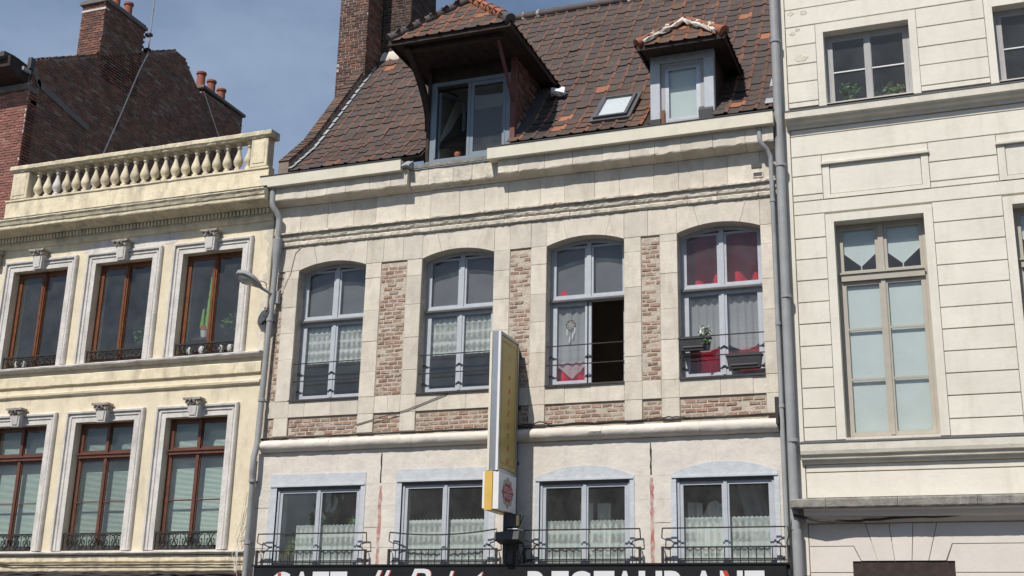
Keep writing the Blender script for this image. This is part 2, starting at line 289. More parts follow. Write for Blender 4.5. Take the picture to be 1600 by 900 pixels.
def facade(x0, x1, z0, z1, holes, yf, yb):
    """wall with rectangular openings (hx0,hx1,hz0,hz1), as one mesh"""
    m = MB(); xs = sorted({x0, x1, *[h[0] for h in holes], *[h[1] for h in holes]}); zs = sorted({z0, z1, *[h[2] for h in holes], *[h[3] for h in holes]})
    xs = [x for x in xs if x0 <= x <= x1]; zs = [z for z in zs if z0 <= z <= z1]
    nx, nz = len(xs) - 1, len(zs) - 1
    solid = [[not any(h[0] <= (xs[i] + xs[i + 1]) / 2 <= h[1] and h[2] <= (zs[k] + zs[k + 1]) / 2 <= h[3] for h in holes) for k in range(nz)] for i in range(nx)]
    idx = {}
    def V(i, k, y):
        if (i, k, y) not in idx: idx[(i, k, y)] = len(m.v); m.v.append((xs[i], (yf, yb)[y], zs[k]))
        return idx[(i, k, y)]
    def F(*a): m.f.append(a); m.c.append(None)
    S = lambda i, k: 0 <= i < nx and 0 <= k < nz and solid[i][k]
    for i in range(nx):
        for k in range(nz):
            if not solid[i][k]: continue
            F(V(i, k, 0), V(i + 1, k, 0), V(i + 1, k + 1, 0), V(i, k + 1, 0)); F(V(i, k, 1), V(i, k + 1, 1), V(i + 1, k + 1, 1), V(i + 1, k, 1))
            if not S(i - 1, k): F(V(i, k, 0), V(i, k + 1, 0), V(i, k + 1, 1), V(i, k, 1))
            if not S(i + 1, k): F(V(i + 1, k, 0), V(i + 1, k, 1), V(i + 1, k + 1, 1), V(i + 1, k + 1, 0))
            if not S(i, k - 1): F(V(i, k, 0), V(i, k, 1), V(i + 1, k, 1), V(i + 1, k, 0))
            if not S(i, k + 1): F(V(i, k + 1, 0), V(i + 1, k + 1, 0), V(i + 1, k + 1, 1), V(i, k + 1, 1))
    return m

# ---- bricks -------------------------------------------------------
BW, BH = 0.21, 0.057
def brick_variants(cols, n, mat, j=0.004):
    out = []
    for i in range(n):
        c = cols[i % len(cols)]; f = rnd.uniform(0.8, 1.2); c = tuple(x * f for x in c)
        out.append((MB().cbox(-BW / 2, BW / 2, 0, 0.05, -BH / 2, BH / 2, 0.007, j, c).mesh('brick', mat), c))
    return out
def courses(u0, u1, v0, v1, inside=None, pitch=0.069, joint=0.012, bw=BW, miss=0.0):
    """brick centres (u, v, width) of a running bond"""
    out = []; k = 0; v = v0 + pitch / 2
    while v < v1 - pitch * 0.3:
        u = u0 - (bw / 2 if k % 2 else 0) - rnd.uniform(0, bw * 0.3)
        while u < u1:
            a, b = max(u, u0), min(u + bw, u1)
            w = bw * rnd.uniform(0.93, 1.05)
            if b - a > 0.05 and rnd.random() >= miss:
                uc = (a + b) / 2
                if inside is None or inside(uc, v): out.append((uc, v, b - a))
            u += bw + joint
        v += pitch; k += 1
    return out
def lay_bricks(items, variants, mat, n_single, hs=1.0):
    """items: (world pos, width, facing, parent). the n_single nearest are single objects, the rest joined per parent"""
    items = sorted(items, key=lambda t: (Vector(t[0]) - CAM).length)
    rest = {}
    for i, (p, w, face, par) in enumerate(items):
        me, c = rnd.choice(variants)
        if i < n_single:
            place('brick', me, p, par, rot=(0, rnd.uniform(-0.012, 0.012), R(90) if face == 'x' else 0), scale=(w / BW, 1, hs * rnd.uniform(0.88, 1.08)))
        else: rest.setdefault(par.name, (par, []))[1].append((p, w, face, c))
    for par, l in rest.values():
        m = MB()
        for p, w, face, c in l:
            f_ = rnd.uniform(0.85, 1.15)
            t = MB().cbox(-w / 2, w / 2, 0, 0.05, -BH * hs / 2, BH * hs / 2, 0.007, 0.004, tuple(x * f_ for x in c)); dy = rnd.uniform(-0.004, 0.004)
            if face == 'x': t.v = [(p[0] - v[1] + dy, p[1] + v[0], p[2] + v[2]) for v in t.v]
            else: t.v = [(p[0] + v[0], p[1] + v[1] + dy, p[2] + v[2]) for v in t.v]
            m.add(t.v, t.f, c)
            for q in range(len(t.f)): m.c[-1 - q] = t.c[0]
        tag(m.build('brickwork', mat, par, fixn=True), kind='stuff')

# ---- leaves -------------------------------------------------------
def leaf_clump(m, c, rad, n, size, flat=1.0):
    for _ in range(n):
        d = Vector((rnd.gauss(0, 1), rnd.gauss(0, 1), rnd.gauss(0, 1))).normalized() * rad * rnd.random() ** 0.4
        p = Vector(c) + Vector((d.x, d.y * flat, d.z)); a = Vector((rnd.uniform(-1, 1), rnd.uniform(-1, 1), rnd.uniform(-0.4, 1))).normalized(); b = a.cross(Vector((rnd.uniform(-1, 1), rnd.uniform(-1, 1), rnd.uniform(-1, 1)))).normalized()
        s = size * rnd.uniform(0.6, 1.3)
        m.add([p, p + a * s * 0.5 + b * s * 0.28, p + a * s, p + a * s * 0.5 - b * s * 0.28], [(0, 1, 2, 3)])
    return m

# ---- windows ------------------------------------------------------
def sash(win, x0, x1, z0, z1, y, w, mat, bars=(), th=0.04, bw=0.022, name='sash', wb=None):
    MB().frame(x0, x1, z0, z1, w, y, y + th, wb=wb).build(name, mat, win)
    MB().box(x0 + w - 0.006, x1 - w + 0.006, y + th * 0.45, y + th * 0.45 + 0.006, z0 + (wb or w) - 0.006, z1 - w + 0.006).build('pane', 'glass', win)
    for b in bars: MB().box(x0 + w, x1 - w, y - 0.006, y + th * 0.4, b - bw / 2, b + bw / 2).build('glazing_bar', mat, win)
def folded(name, mat, x0, x1, z0, z1, y, amp=0.02, per=0.09, top=None, bot=None, parent=None, nz=8, label=None, cat='curtain', group=None, shift=0.0, wav=0.0, thick=0.0):
    m = MB(); nx = max(6, int((x1 - x0) / per * 8)); vs = []; ph = rnd.uniform(0, 6)
    for k in range(nz + 1):
        for i in range(nx + 1):
            u = i / nx; x = x0 + (x1 - x0) * u; zt = (top(u) if top else z1); zb = (bot(u) if bot else z0); z = zb + (zt - zb) * k / nz
            vs.append((x + shift * (1 - k / nz), y + amp * math.sin(x / per * 6.283 + ph + 0.5 * math.sin(u * 9)) * (1 - 0.35 * k / nz) + wav * math.sin(u * 5 + k), z))
    fs = [(k * (nx + 1) + i, k * (nx + 1) + i + 1, (k + 1) * (nx + 1) + i + 1, (k + 1) * (nx + 1) + i) for k in range(nz) for i in range(nx)]
    m.add(vs, fs); o = m.build(name, mat, parent, smooth=180, fixn=False)
    if label: tag(o, label, cat, group)
    return o

# ================================================================== the ground
tag(B(-400, 400, -400, 400, -0.3, -0.02).build('ground', 'asphalt'), kind='structure')
tag(B(-120, 120, -15, -4.0, -0.019, -0.012).build('road', 'asphalt'), kind='structure')
pv = B(-120, 120, -3.85, 6, -0.018, 0.12).build('pavement', 'paving'); tag(pv, kind='structure')
tag(B(-120, 120, -4.0, -3.855, -0.018, 0.125).build('kerb', 'granite'), kind='structure')
tag(B(-120, 120, -40, -15.0, -0.018, 0.1).build('square_paving', 'paving'), kind='structure')

# ================================================================== unseen houses added across the street, shapes invented, for pane reflections and less sky light
for k, (xa, xb, hh, lb) in enumerate(((-14, 1.5, 9.2, 'added low pale house across the street, unseen, for the yellow house panes to mirror'), (1.6, 14.5, 9.8, 'added pale stone house across the street, unseen, for the cafe panes to mirror'), (14.6, 30, 9.4, 'added pinkish house across the street, unseen, for the ivory house panes to mirror'))):
    oh = thing('added_opposite_house', ((xa + xb) / 2, -30, 0), lb, 'house'); wins = []
    nwin = 5
    for fl_ in (0.9, 3.9, 6.6):
        for q in range(nwin): wins.append((xa + (q + 0.3) * (xb - xa) / nwin, xa + (q + 0.7) * (xb - xa) / nwin, fl_, fl_ + 2.0))
    facade(xa, xb, 0, hh, wins, -34.0, -27.0).build('wall', 'ivory_pink' if k != 1 else 'stone', oh)
    for wx0, wx1, wz0, wz1 in wins: wq = MB().frame(wx0, wx1, wz0, wz1, 0.09, -27.25, -27.15).build('window', 'white_pot', oh); B(wx0 + 0.085, wx1 - 0.085, -27.22, -27.21, wz0 + 0.085, wz1 - 0.085).build('pane', 'glass', wq)
    MB().prism_x([(-34.2, hh), (-26.7, hh), (-30.5, hh + 2.6)], xa, xb).build('roof', 'ridge_clay', oh)

# ================================================================== RIGHT HOUSE (ivory, scored courses)
rh = thing('terraced_house', (13.6, 0, 0), 'ivory rendered house with scored horizontal courses and tall taupe window', 'house')
RX0, RX1 = 10.30, 17.2
rwin = [(10.952, 12.395), (13.757, 15.20)]
holes = []
for a, b in rwin:
    holes += [(a, b, 5.16, 8.845), (a, b, 11.015, 12.42)]
holes += [(10.957, 12.45, 0.12, 3.225), (13.76, 15.25, 0.12, 3.225)]
facade(10.12, RX1, 0, 14.2, holes, 0.04, 0.38).build('wall', 'ivory', rh)
B(10.12, 10.286, -0.006, 0.02, 3.0, 14.2).build('corner_strip', 'ivory', rh)
B(10.13, RX1, 0.4, 8.0, 14.2, 14.4).build('roof', 'roof_base', rh)
B(10.13, RX1, 6.0, 6.2, 0, 14.2).build('back_wall', 'interior', rh)
for z in (4.9, 9.3, 12.75): B(10.5, RX1, 0.39, 5.99, z, z + 0.2).build('floor_slab', 'interior', rh)
B(10.3, 10.45, 0.39, 5.99, 0, 14.1).build('party_wall', 'interior', rh); B(RX1 - 0.1, RX1, 0.39, 5.99, 0, 14.1).build('party_wall', 'interior', rh)
G = 0.017
def course(x0, x1, z0, z1, mat='ivory', gl=True, gr=True):
    MB().cbox(x0, x1, rnd.uniform(-0.003, 0.001), 0.0395, z0 + G / 2, z1 - G / 2, 0.005).build('render_course', mat, rh)
fullz = [9.018, 9.376, 9.725, 10.087, 10.477]
rz_mid = [5.12, 5.394, 5.762, 6.121, 6.481, 6.845, 7.205, 7.573, 7.92, 8.30, 8.656, 9.018]
lz_mid = [5.12, 5.348, 5.658, 6.0, 6.327, 6.706, 7.086, 7.461, 7.842, 8.217, 8.588, 9.018]
uz = [11.02, 11.125, 11.509, 11.856, 12.232, 12.604]
for z0, z1 in zip(lz_mid, lz_mid[1:]): course(RX0, 10.806, z0, z1)
for z0, z1 in zip(rz_mid, rz_mid[1:]): course(12.543, 13.612, z0, z1)
for z0, z1 in zip(rz_mid, rz_mid[1:]): course(15.35, RX1, z0, z1)
for z0, z1 in zip(uz, uz[1:]):
    course(RX0, 10.812, z0, z1); course(12.525, 13.618, z0, z1); course(15.33, RX1, z0, z1)
for z0, z1 in ((12.604, 12.957), (12.957, 13.33), (13.33, 13.72)): course(RX0, RX1, z0, z1)
course(RX0, RX1, 10.087, 10.477); course(RX0, RX1, 10.477, 10.60)
course(RX0, RX1, 9.018, 9.262)
for z0, z1 in ((9.262, 9.376), (9.376, 9.725), (9.725, 10.087)):
    course(RX0, 10.800, z0, z1); course(12.548, 13.605, z0, z1); course(15.36, RX1, z0, z1)
# flat surrounds of the windows and the blind panels between the storeys
for a, b in rwin:
    MB().frame(a - 0.138, b + 0.140, 5.135, 8.985, 0.138, -0.008, 0.0395, wb=0, wt=0.14).build('window_surround', 'ivory', rh)
    MB().frame(a - 0.132, b + 0.124, 11.0, 12.59, 0.127, -0.008, 0.0395, wb=0, wt=0.17).build('window_surround', 'ivory', rh)
    MB().frame(a - 0.143, b + 0.143, 9.272, 10.07, 0.115, -0.008, 0.0395, wb=0.07, wt=0.155).build('panel_surround', 'ivory', rh)
    MB().cbox(a - 0.165, b + 0.165, -0.05, 0.0, 9.885, 9.935, 0.006).build('panel_hood', 'ivory_edge', rh)
    MB().cbox(a - 0.02, b + 0.02, 0.008, 0.0395, 9.352, 9.90, 0.008).build('blind_panel', 'ivory', rh)
# cornices
cp = [(0.02, 10.60), (-0.05, 10.61), (-0.06, 10.66), (-0.13, 10.69), (-0.15, 10.735), (-0.20, 10.75), (-0.20, 10.865), (-0.17, 10.895), (0.02, 10.985)]
MB().profile_x(cp, 10.245, RX1, 0.25, 0.0015, 0.001).build('cornice', 'ivory_edge', rh)
MB().prism_x([(-0.205, 10.869), (-0.205, 10.882), (-0.172, 10.908), (0.015, 11.0), (0.015, 10.987), (-0.17, 10.897)], 10.24, RX1).build('lead_capping', 'lead_dark', rh)
cp = [(0.02, 4.74), (-0.05, 4.75), (-0.06, 4.80), (-0.11, 4.815), (-0.12, 4.87), (-0.155, 4.885), (-0.17, 4.94), (-0.17, 5.05), (0.02, 5.115)]
MB().profile_x(cp, 10.245, RX1, 0.25, 0.0015, 0.001).build('cornice', 'ivory_edge', rh)
MB().prism_x([(-0.176, 5.053), (-0.176, 5.066), (0.015, 5.131), (0.015, 5.118)], 10.24, RX1).build('lead_capping', 'lead_dark', rh)
course(RX0, RX1, 4.612, 4.745); course(RX0, RX1, 4.20, 4.612)
cp = [(0.02, 3.80), (-0.06, 3.82), (-0.10, 3.87), (-0.22, 3.90), (-0.24, 3.965), (-0.30, 3.985), (-0.31, 4.0)]
MB().profile_x(cp + [(-0.31, 4.012), (0.02, 4.012)], 10.27, RX1, 0.3, 0.001).build('ledge_moulding', 'ivory_pink', rh)
for x0, x1 in ((10.07, 10.62), (10.62, 11.7), (11.7, 12.85), (12.85, 14.0), (14.0, 15.2), (15.2, RX1)):
    MB().profile_x([(0.02, 4.014), (-0.35, 4.014), (-0.36, 4.03), (-0.36, 4.135), (-0.34, 4.16), (0.02, 4.195)], x0 + 0.003, x1 - 0.003, 0.07, 0.003, 0.001, fixed=(0, 5)).build('ledge_stone', 'bluestone', rh)
# ground floor: voussoirs over the openings, scored courses
def vous(pl): MB().prism_y(pl, -0.001 + rnd.uniform(-0.002, 0.002), 0.0395).build('voussoir', 'ivory_pink', rh)
g = 0.0055
def gcourse(pl): MB().prism_y(pl, -0.002 + rnd.uniform(-0.0015, 0.0015), 0.0395).build('render_course', 'ivory_pink', rh)
for dx in (0, 2.803):
    tp = [11.17, 11.526, 11.883, 12.235]; bt = [11.327, 11.581, 11.832, 12.076]
    for i in range(3): vous([(bt[i] + g + dx, 3.225), (bt[i + 1] - g + dx, 3.225), (tp[i + 1] - g + dx, 3.79), (tp[i] + g + dx, 3.79)])
gcourse([(RX0, 3.449 + g), (10.978, 3.449 + g), (11.081 + g, 3.225), (11.327 - g, 3.225), (11.17 - g, 3.79), (RX0, 3.79)])
gcourse([(12.235 + g, 3.79), (12.076 + g, 3.225), (12.329 - g, 3.225), (12.43, 3.474 + g), (13.781, 3.474 + g), (13.884 + g, 3.225), (14.13 - g, 3.225), (13.973 - g, 3.79)])
gcourse([(15.038 + g, 3.79), (14.879 + g, 3.225), (15.132 - g, 3.225), (15.233, 3.474 + g), (RX1, 3.474 + g), (RX1, 3.79)])
gcourse([(RX0, 3.046 + g), (10.95, 3.046 + g), (10.95, 3.218), (11.068, 3.218), (10.972, 3.449 - g), (RX0, 3.449 - g)])
gcourse([(12.345, 3.218), (12.455, 3.218), (12.455, 3.046 + g), (13.755, 3.046 + g), (13.755, 3.218), (13.87, 3.218), (13.775, 3.474 - g), (12.44, 3.474 - g)])
for a, b in ((RX0, 10.95), (12.455, 13.76), (15.26, RX1)):
    z = 0.15
    while z < 2.95: course(a, b, z, min(z + 0.37, 3.046), 'ivory_pink'); z += 0.37
# windows of the ivory house
def taupe_window(a, b):
    y = 0.235; w = MB(); w.frame(a, b, 5.16, 8.845, 0.055, y, y + 0.09, wb=0.05); wn = w.build('window', 'taupe', rh)
    B(a + 0.0555, b - 0.0555, y - 0.05, y + 0.08, 7.83, 7.97).build('transom', 'taupe', wn); B(a + 0.04, b - 0.04, y - 0.075, y - 0.051, 7.945, 7.975).build('drip_bar', 'taupe', wn)
    xm = (a + b) / 2
    B(xm - 0.045, xm + 0.045, y - 0.02, y + 0.08, 7.971, 8.79).build('mullion', 'taupe', wn); B(xm - 0.035, xm + 0.035, y - 0.022, y - 0.005, 5.22, 7.829).build('mullion', 'taupe', wn)
    for x0, x1 in ((a + 0.057, xm - 0.002), (xm + 0.002, b - 0.057)):
        sash(wn, x0, x1, 5.212, 7.828, y + 0.0, 0.066, 'taupe', bars=(6.15, 7.0), bw=0.035)
    for x0, x1 in ((a + 0.057, xm - 0.047), (xm + 0.047, b - 0.057)): sash(wn, x0, x1, 7.972, 8.788, y + 0.005, 0.05, 'taupe')
    B(a - 0.0, b + 0.0, -0.03, 0.234, 5.117, 5.158).build('window_sill', 'ivory_edge', wn)
    return xm
for i, (a, b) in enumerate(rwin):
    xm = taupe_window(a, b)
    which = ('tall taupe window of the ivory house', 'tall window cut by the right edge')[i]
    for x0, x1, side in ((a + 0.1, xm - 0.05, 'left'), (xm + 0.05, b - 0.1, 'right')):
        tag(MB().box(x0, x1, 0.292, 0.296, 5.24, 7.81).build('roller_blind', 'pale_blind'), f'pale blue roller blind, {side} casement, {which}', 'blind', 'pale blinds of the ivory house')
        m = MB(); xc = (x0 + x1) / 2; m.prism_y([(x0, 8.76), (x0, 8.36), (xc, 8.10), (x1, 8.36), (x1, 8.76)], 0.295, 0.298)
        c = m.build('pointed_blind', 'pale_blind'); tag(c, f'pointed pale blind, upper {side} pane, {which}', 'blind', 'pointed blinds of the ivory house')
        MB().tube([(x0, 0.293, 8.36), (xc, 0.293, 8.10), (x1, 0.293, 8.36)], 0.009, 5).tube([(xc, 0.293, 8.10), (xc, 0.293, 8.03)], 0.011, 5).build('edging', 'white_cloth', c)
def grey_window(a, b):
    y = 0.20; wn = MB().frame(a, b, 11.015, 12.42, 0.065, y, y + 0.09).build('window', 'grey_frame', rh); xm = (a + b) / 2
    B(xm - 0.05, xm + 0.05, y - 0.015, y - 0.001, 11.08, 12.354).build('mullion', 'grey_frame', wn)
    for x0, x1 in ((a + 0.067, xm - 0.003), (xm + 0.003, b - 0.067)):
        sash(wn, x0, x1, 11.082, 12.353, y, 0.058, 'grey_frame'); B(x0 + 0.058, x1 - 0.058, y + 0.0, y + 0.016, 11.685, 11.707).build('glazing_bar', 'letter_white', wn)
    B(a, b, -0.05, 0.199, 11.002, 11.014).build('window_sill', 'ivory_edge', wn)
for a, b in rwin: grey_window(a, b)
def potted(loc, label, h=0.3, rad=0.14, n=60, size=0.09, mat='leaf', pot='pot', group=None):
    t = thing('potted_plant', loc, label, 'plant', group); x, y, z = loc
    MB().lathe([(0.05, 0), (0.07, 0.10), (0.078, 0.10), (0.078, 0.12), (0.06, 0.12)], x, y, z, 12).build('pot', pot, t, smooth=40)
    leaf_clump(MB(), (x, y, z + 0.12 + h * 0.5), rad, n, size).build('foliage', mat, t, fixn=False)
    return t
potted((11.34, 0.36, 11.08), 'bushy green plant behind the left pane of the top window, ivory house', 0.35, 0.17, 110, 0.08)
t = potted((11.93, 0.36, 11.08), 'spiky houseplant behind the right pane of the top window, ivory house', 0.1, 0.10, 14, 0.16, 'leaf_bright')
MB().tube([(11.98, 0.36, 11.15), (11.99, 0.36, 11.45)], 0.008, 5).build('stem', 'leaf', t)
potted((12.20, 0.36, 11.08), 'small plant at the right end of the top windowsill, ivory house', 0.12, 0.10, 45, 0.06, 'leaf_bright')
for x in (10.957, 13.76):
    wn = MB().frame(x, x + 1.493, 0.12, 3.225, 0.08, 0.12, 0.2).build('shop_window', 'timber_dark', rh)
    B(x + 0.08, x + 1.413, 0.15, 0.156, 0.2, 3.145).build('pane', 'glass', wn); B(x, x + 1.49, 0.02, 0.119, 2.95, 3.224).build('blind_box', 'timber_dark', wn)
# chipped render patch near the top left corner
for (x, z, s) in ((10.55, 11.98, 0.09), (10.42, 12.48, 0.05), (10.62, 12.86, 0.06), (10.50, 12.55, 0.04), (10.40, 12.88, 0.05)):
    pl = [(x + s * rnd.uniform(0.6, 1.2) * math.cos(k * 0.785) * 1.3, z + s * rnd.uniform(0.5, 1.1) * math.sin(k * 0.785)) for k in range(8)]
    MB().prism_y(pl, -0.0065, -0.003).build('chipped_patch', 'stone_worn', rh)

# ================================================================== LEFT HOUSE (yellow)
lh = thing('terraced_house', (-3.6, 0, 0), 'yellow rendered house with balustrade on top and brown wood windows', 'house')
LX0, LX1 = -7.6, -0.06
lw = [(-6.58, -5.11), (-4.375, -2.925), (-2.165, -0.725)]
UZ0, UZ1, DZ0, DZ1 = 7.335, 9.52, 3.495, 6.08
holes = []
for a, b in lw: holes += [(a, b, UZ0, UZ1), (a, b, DZ0, DZ1)]
facade(LX0, LX1, 0, 10.62, holes, 0.0, 0.4).build('wall', 'yellow', lh)
B(LX0, LX1, 0.4, 9.0, 10.5, 10.62).build('roof_terrace', 'cement', lh)
B(LX0, LX1, 6.0, 6.2, 0, 10.49).build('back_wall', 'interior', lh)
for z in (6.6, 3.0): B(LX0, LX1, 0.401, 5.99, z, z + 0.2).build('floor_slab', 'interior', lh)
B(LX0, LX0 + 0.1, 0.41, 5.98, 0, 10.48).build('party_wall', 'interior', lh); B(LX1 - 0.1, LX1, 0.41, 5.98, 0, 10.48).build('party_wall', 'interior', lh)
def arch_frame(x0, x1, z0, z1):
    """stepped architrave round three sides, profile (offset from opening, y)"""
    prof = [(0.0, 0.0), (0.0, -0.035), (0.10, -0.035), (0.11, -0.055), (0.135, -0.055), (0.145, -0.04), (0.17, -0.04), (0.18, -0.085), (0.215, -0.09), (0.235, -0.065), (0.235, 0.0)]
    m = MB(); n = len(prof); rings = []
    for fx, fz, px, pz in ((x0, z0, -1, 0), (x0, z1, -1, 1), (x1, z1, 1, 1), (x1, z0, 1, 0)):
        rings.append([(fx + px * o, y, fz + pz * o) for o, y in prof])
    vs = [p for r in rings for p in r]; fs = []
    for k in range(3):
        for i in range(n): fs.append((k * n + i, k * n + (i + 1) % n, (k + 1) * n + (i + 1) % n, (k + 1) * n + i))
    fs += [tuple(range(n)), tuple(range(3 * n, 4 * n))]
    return m.add(vs, fs)
def keystone(xc, zb, zt):
    k = MB().add([(xc - 0.10, -0.16, zb), (xc + 0.10, -0.16, zb), (xc + 0.13, -0.19, zt - 0.13), (xc - 0.13, -0.19, zt - 0.13), (xc - 0.10, -0.03, zb), (xc + 0.10, -0.03, zb), (xc + 0.13, -0.03, zt - 0.13), (xc - 0.13, -0.03, zt - 0.13)],
                 [(0, 1, 2, 3), (4, 7, 6, 5), (0, 4, 5, 1), (1, 5, 6, 2), (2, 6, 7, 3), (3, 7, 4, 0)])
    k.add([(xc - 0.065, -0.178, zb + 0.04), (xc + 0.065, -0.178, zb + 0.04), (xc + 0.09, -0.205, zt - 0.16), (xc - 0.09, -0.205, zt - 0.16), (xc - 0.065, -0.15, zb + 0.04), (xc + 0.065, -0.15, zb + 0.04), (xc + 0.09, -0.17, zt - 0.16), (xc - 0.09, -0.17, zt - 0.16)],
          [(0, 1, 2, 3), (4, 7, 6, 5), (0, 4, 5, 1), (1, 5, 6, 2), (2, 6, 7, 3), (3, 7, 4, 0)])
    o = k.build('keystone', 'trim_grey', lh)
    c = MB()
    for s in (-1, 1):                                        # carved scrolls and leaf under the abacus
        c.tube([(xc + s * (0.12 + 0.05 * math.cos(t) * (1 - t / 9)), -0.2, zt - 0.10 + 0.045 * math.sin(t) * (1 - t / 9)) for t in [i * 0.7 for i in range(10)]], 0.022, 6)
        c.tube([(xc + s * 0.02, -0.2, zt - 0.13), (xc + s * 0.05, -0.235, zt - 0.09), (xc + s * 0.03, -0.25, zt - 0.05)], 0.024, 6)
    c.prism_z([(xc - 0.175, -0.03), (xc - 0.20, -0.26), (xc - 0.08, -0.235), (xc, -0.265), (xc + 0.08, -0.235), (xc + 0.20, -0.26), (xc + 0.175, -0.03)], zt - 0.045, zt)
    c.box(xc - 0.14, xc + 0.14, -0.19, -0.03, zt - 0.129, zt - 0.046)
    c.build('capital', 'key_stone', o, smooth=40)
def iron_panel(win, a, b, z0, z1, y=0.0):
    xm = (a + b) / 2; m = MB()
    m.box(a, b, y - 0.02, y + 0.02, z1 - 0.035, z1); m.box(a, b, y - 0.012, y + 0.012, z0, z0 + 0.018); m.box(a, a + 0.02, y - 0.01, y + 0.01, z0, z1 - 0.036); m.box(b - 0.02, b, y - 0.01, y + 0.01, z0, z1 - 0.036)
    r = m.build('railing', 'iron', win)
    h = z1 - z0 - 0.06; n = 5; st = (b - a - 0.06) / n; s = MB()
    for k in range(n):
        cx = a + 0.03 + st * (k + 0.5); cz = z0 + 0.025 + h / 2
        for sg in (-1, 1):
            s.tube([(cx + sg * (st * 0.22 + (st * 0.22) * (1 - t / 8.5) * math.cos(t + 1)), y, cz + h * 0.48 * (1 - t / 9.5) * math.sin(t + 1)) for t in [i * 0.62 for i in range(14)]], 0.0105, 5)
            s.tube([(cx + sg * st * 0.05, y, cz - h * 0.5), (cx + sg * st * 0.16, y, cz - h * 0.15), (cx, y, cz + h * 0.08), (cx - sg * st * 0.14, y, cz + h * 0.3), (cx - sg * st * 0.04, y, cz + h * 0.5)], 0.0095, 5)
        s.lathe([(0.0, -0.03), (0.026, 0), (0.0, 0.03)], cx, y, cz, 6)
        s.tube([(cx + st * 0.5, y, z0 + 0.01), (cx + st * 0.5, y, z1 - 0.03)], 0.008, 5) if k < n - 1 else None
    s.build('scrollwork', 'iron', r, smooth=60)
for i, (a, b) in enumerate(lw):
    xm = (a + b) / 2; nm = ('leftmost', 'middle', 'right-hand')[i]
    arch_frame(a, b, UZ0, UZ1).build('architrave', 'trim_grey', lh); arch_frame(a, b, DZ0, DZ1).build('architrave', 'trim_grey', lh)
    keystone(xm, 9.50, 9.93); keystone(xm, 6.04, 6.42)
    y = 0.15
    # upper window: two tall casements of varnished wood
    wn = MB().frame(a, b, UZ0, UZ1, 0.05, y, y + 0.09).build('window', 'brown_wood', lh)
    B(xm - 0.05, xm + 0.05, y - 0.035, y - 0.001, UZ0 + 0.05, UZ1 - 0.05).build('mullion', 'brown_wood', wn); B(xm - 0.016, xm + 0.016, y - 0.05, y - 0.036, UZ0 + 0.05, UZ1 - 0.05).build('cover_strip', 'brown_wood', wn)
    for x0, x1 in ((a + 0.052, xm - 0.002), (xm + 0.002, b - 0.052)): sash(wn, x0, x1, UZ0 + 0.052, UZ1 - 0.052, y, 0.062, 'brown_wood')
    iron_panel(wn, a, b, UZ0 + 0.012, UZ0 + 0.27, 0.03)
    # lower window with transom
    wn = MB().frame(a, b, DZ0, DZ1, 0.05, y, y + 0.09).build('window', 'red_wood', lh)
    B(a + 0.051, b - 0.051, y - 0.05, y + 0.05, 5.36, 5.45).build('transom', 'red_wood', wn); B(a + 0.04, b - 0.04, y - 0.075, y - 0.051, 5.425, 5.455).build('drip_bar', 'red_wood', wn)
    B(xm - 0.035, xm + 0.035, y - 0.03, y - 0.001, DZ0 + 0.05, 5.359).build('mullion', 'red_wood', wn); B(xm - 0.035, xm + 0.035, y - 0.03, y - 0.001, 5.456, DZ1 - 0.05).build('mullion', 'red_wood', wn)
    for x0, x1 in ((a + 0.052, xm - 0.002), (xm + 0.002, b - 0.052)):
        sash(wn, x0, x1, DZ0 + 0.052, 5.358, y, 0.055, 'red_wood', bars=(4.47,)); sash(wn, x0, x1, 5.457, DZ1 - 0.052, y + 0.005, 0.05, 'red_wood')
    iron_panel(wn, a, b, DZ0 + 0.01, 3.845, 0.02)
    tag(B(a + 0.1, b - 0.1, y - 0.12, y - 0.04, DZ0 + 0.001, DZ0 + 0.10).build('planter', 'planter'), f'dark planter trough behind the railing of the {nm} lower window, yellow house', 'planter', 'planters of the yellow house')
    m = MB(); z = DZ0 + 0.10 if i == 2 else DZ0 + 0.12
    tilt = (0.018, 0.014, 0.021)[i]
    while z < DZ1 - 0.08:
        m.add([(a + 0.07, 0.30, z), (b - 0.07, 0.30, z), (b - 0.07, 0.318, z + tilt), (a + 0.07, 0.318, z + tilt)], [(0, 1, 2, 3)]); z += 0.0245
    tag(m.build('venetian_blind', 'slat_green', fixn=False), f'pale green venetian blind behind the {nm} lower window, yellow house', 'blind', 'venetian blinds of the yellow house')
# string courses of the yellow house
def yprof(poly, mat='yellow_trim', name='string_course', j=0.003, x0=LX0, x1=LX1): return MB().profile_x(poly, x0, x1, 0.15, j, 0.0015).build(name, mat, lh)
yprof([(-0.001, 7.20), (-0.08, 7.215), (-0.14, 7.255), (-0.15, 7.285), (-0.14, 7.30), (-0.001, 7.33)], 'trim_grey', 'sill_course')
yprof([(-0.001, 6.885), (-0.035, 6.885), (-0.05, 6.90), (-0.05, 7.10), (-0.035, 7.115), (-0.001, 7.115)], 'yellow_trim', 'string_panel')
yprof([(-0.001, 6.66), (-0.03, 6.665), (-0.055, 6.69), (-0.06, 6.735), (-0.04, 6.75), (-0.001, 6.755)], 'yellow', 'string_moulding')
yprof([(-0.001, 3.40), (-0.09, 3.415), (-0.12, 3.44), (-0.12, 3.462), (-0.001, 3.485)], 'trim_grey', 'sill_course')
yprof([(-0.001, 3.27), (-0.045, 3.275), (-0.05, 3.29), (-0.05, 3.385), (-0.001, 3.395)], 'yellow_trim', 'string_panel')
yprof([(-0.001, 3.09), (-0.03, 3.095), (-0.035, 3.11), (-0.035, 3.20), (-0.05, 3.215), (-0.05, 3.235), (-0.001, 3.245)], 'yellow_trim', 'string_panel')
B(LX0, LX1 - 0.03, -0.10, -0.001, 0.12, 3.05).build('shopfront', 'maroon', lh)
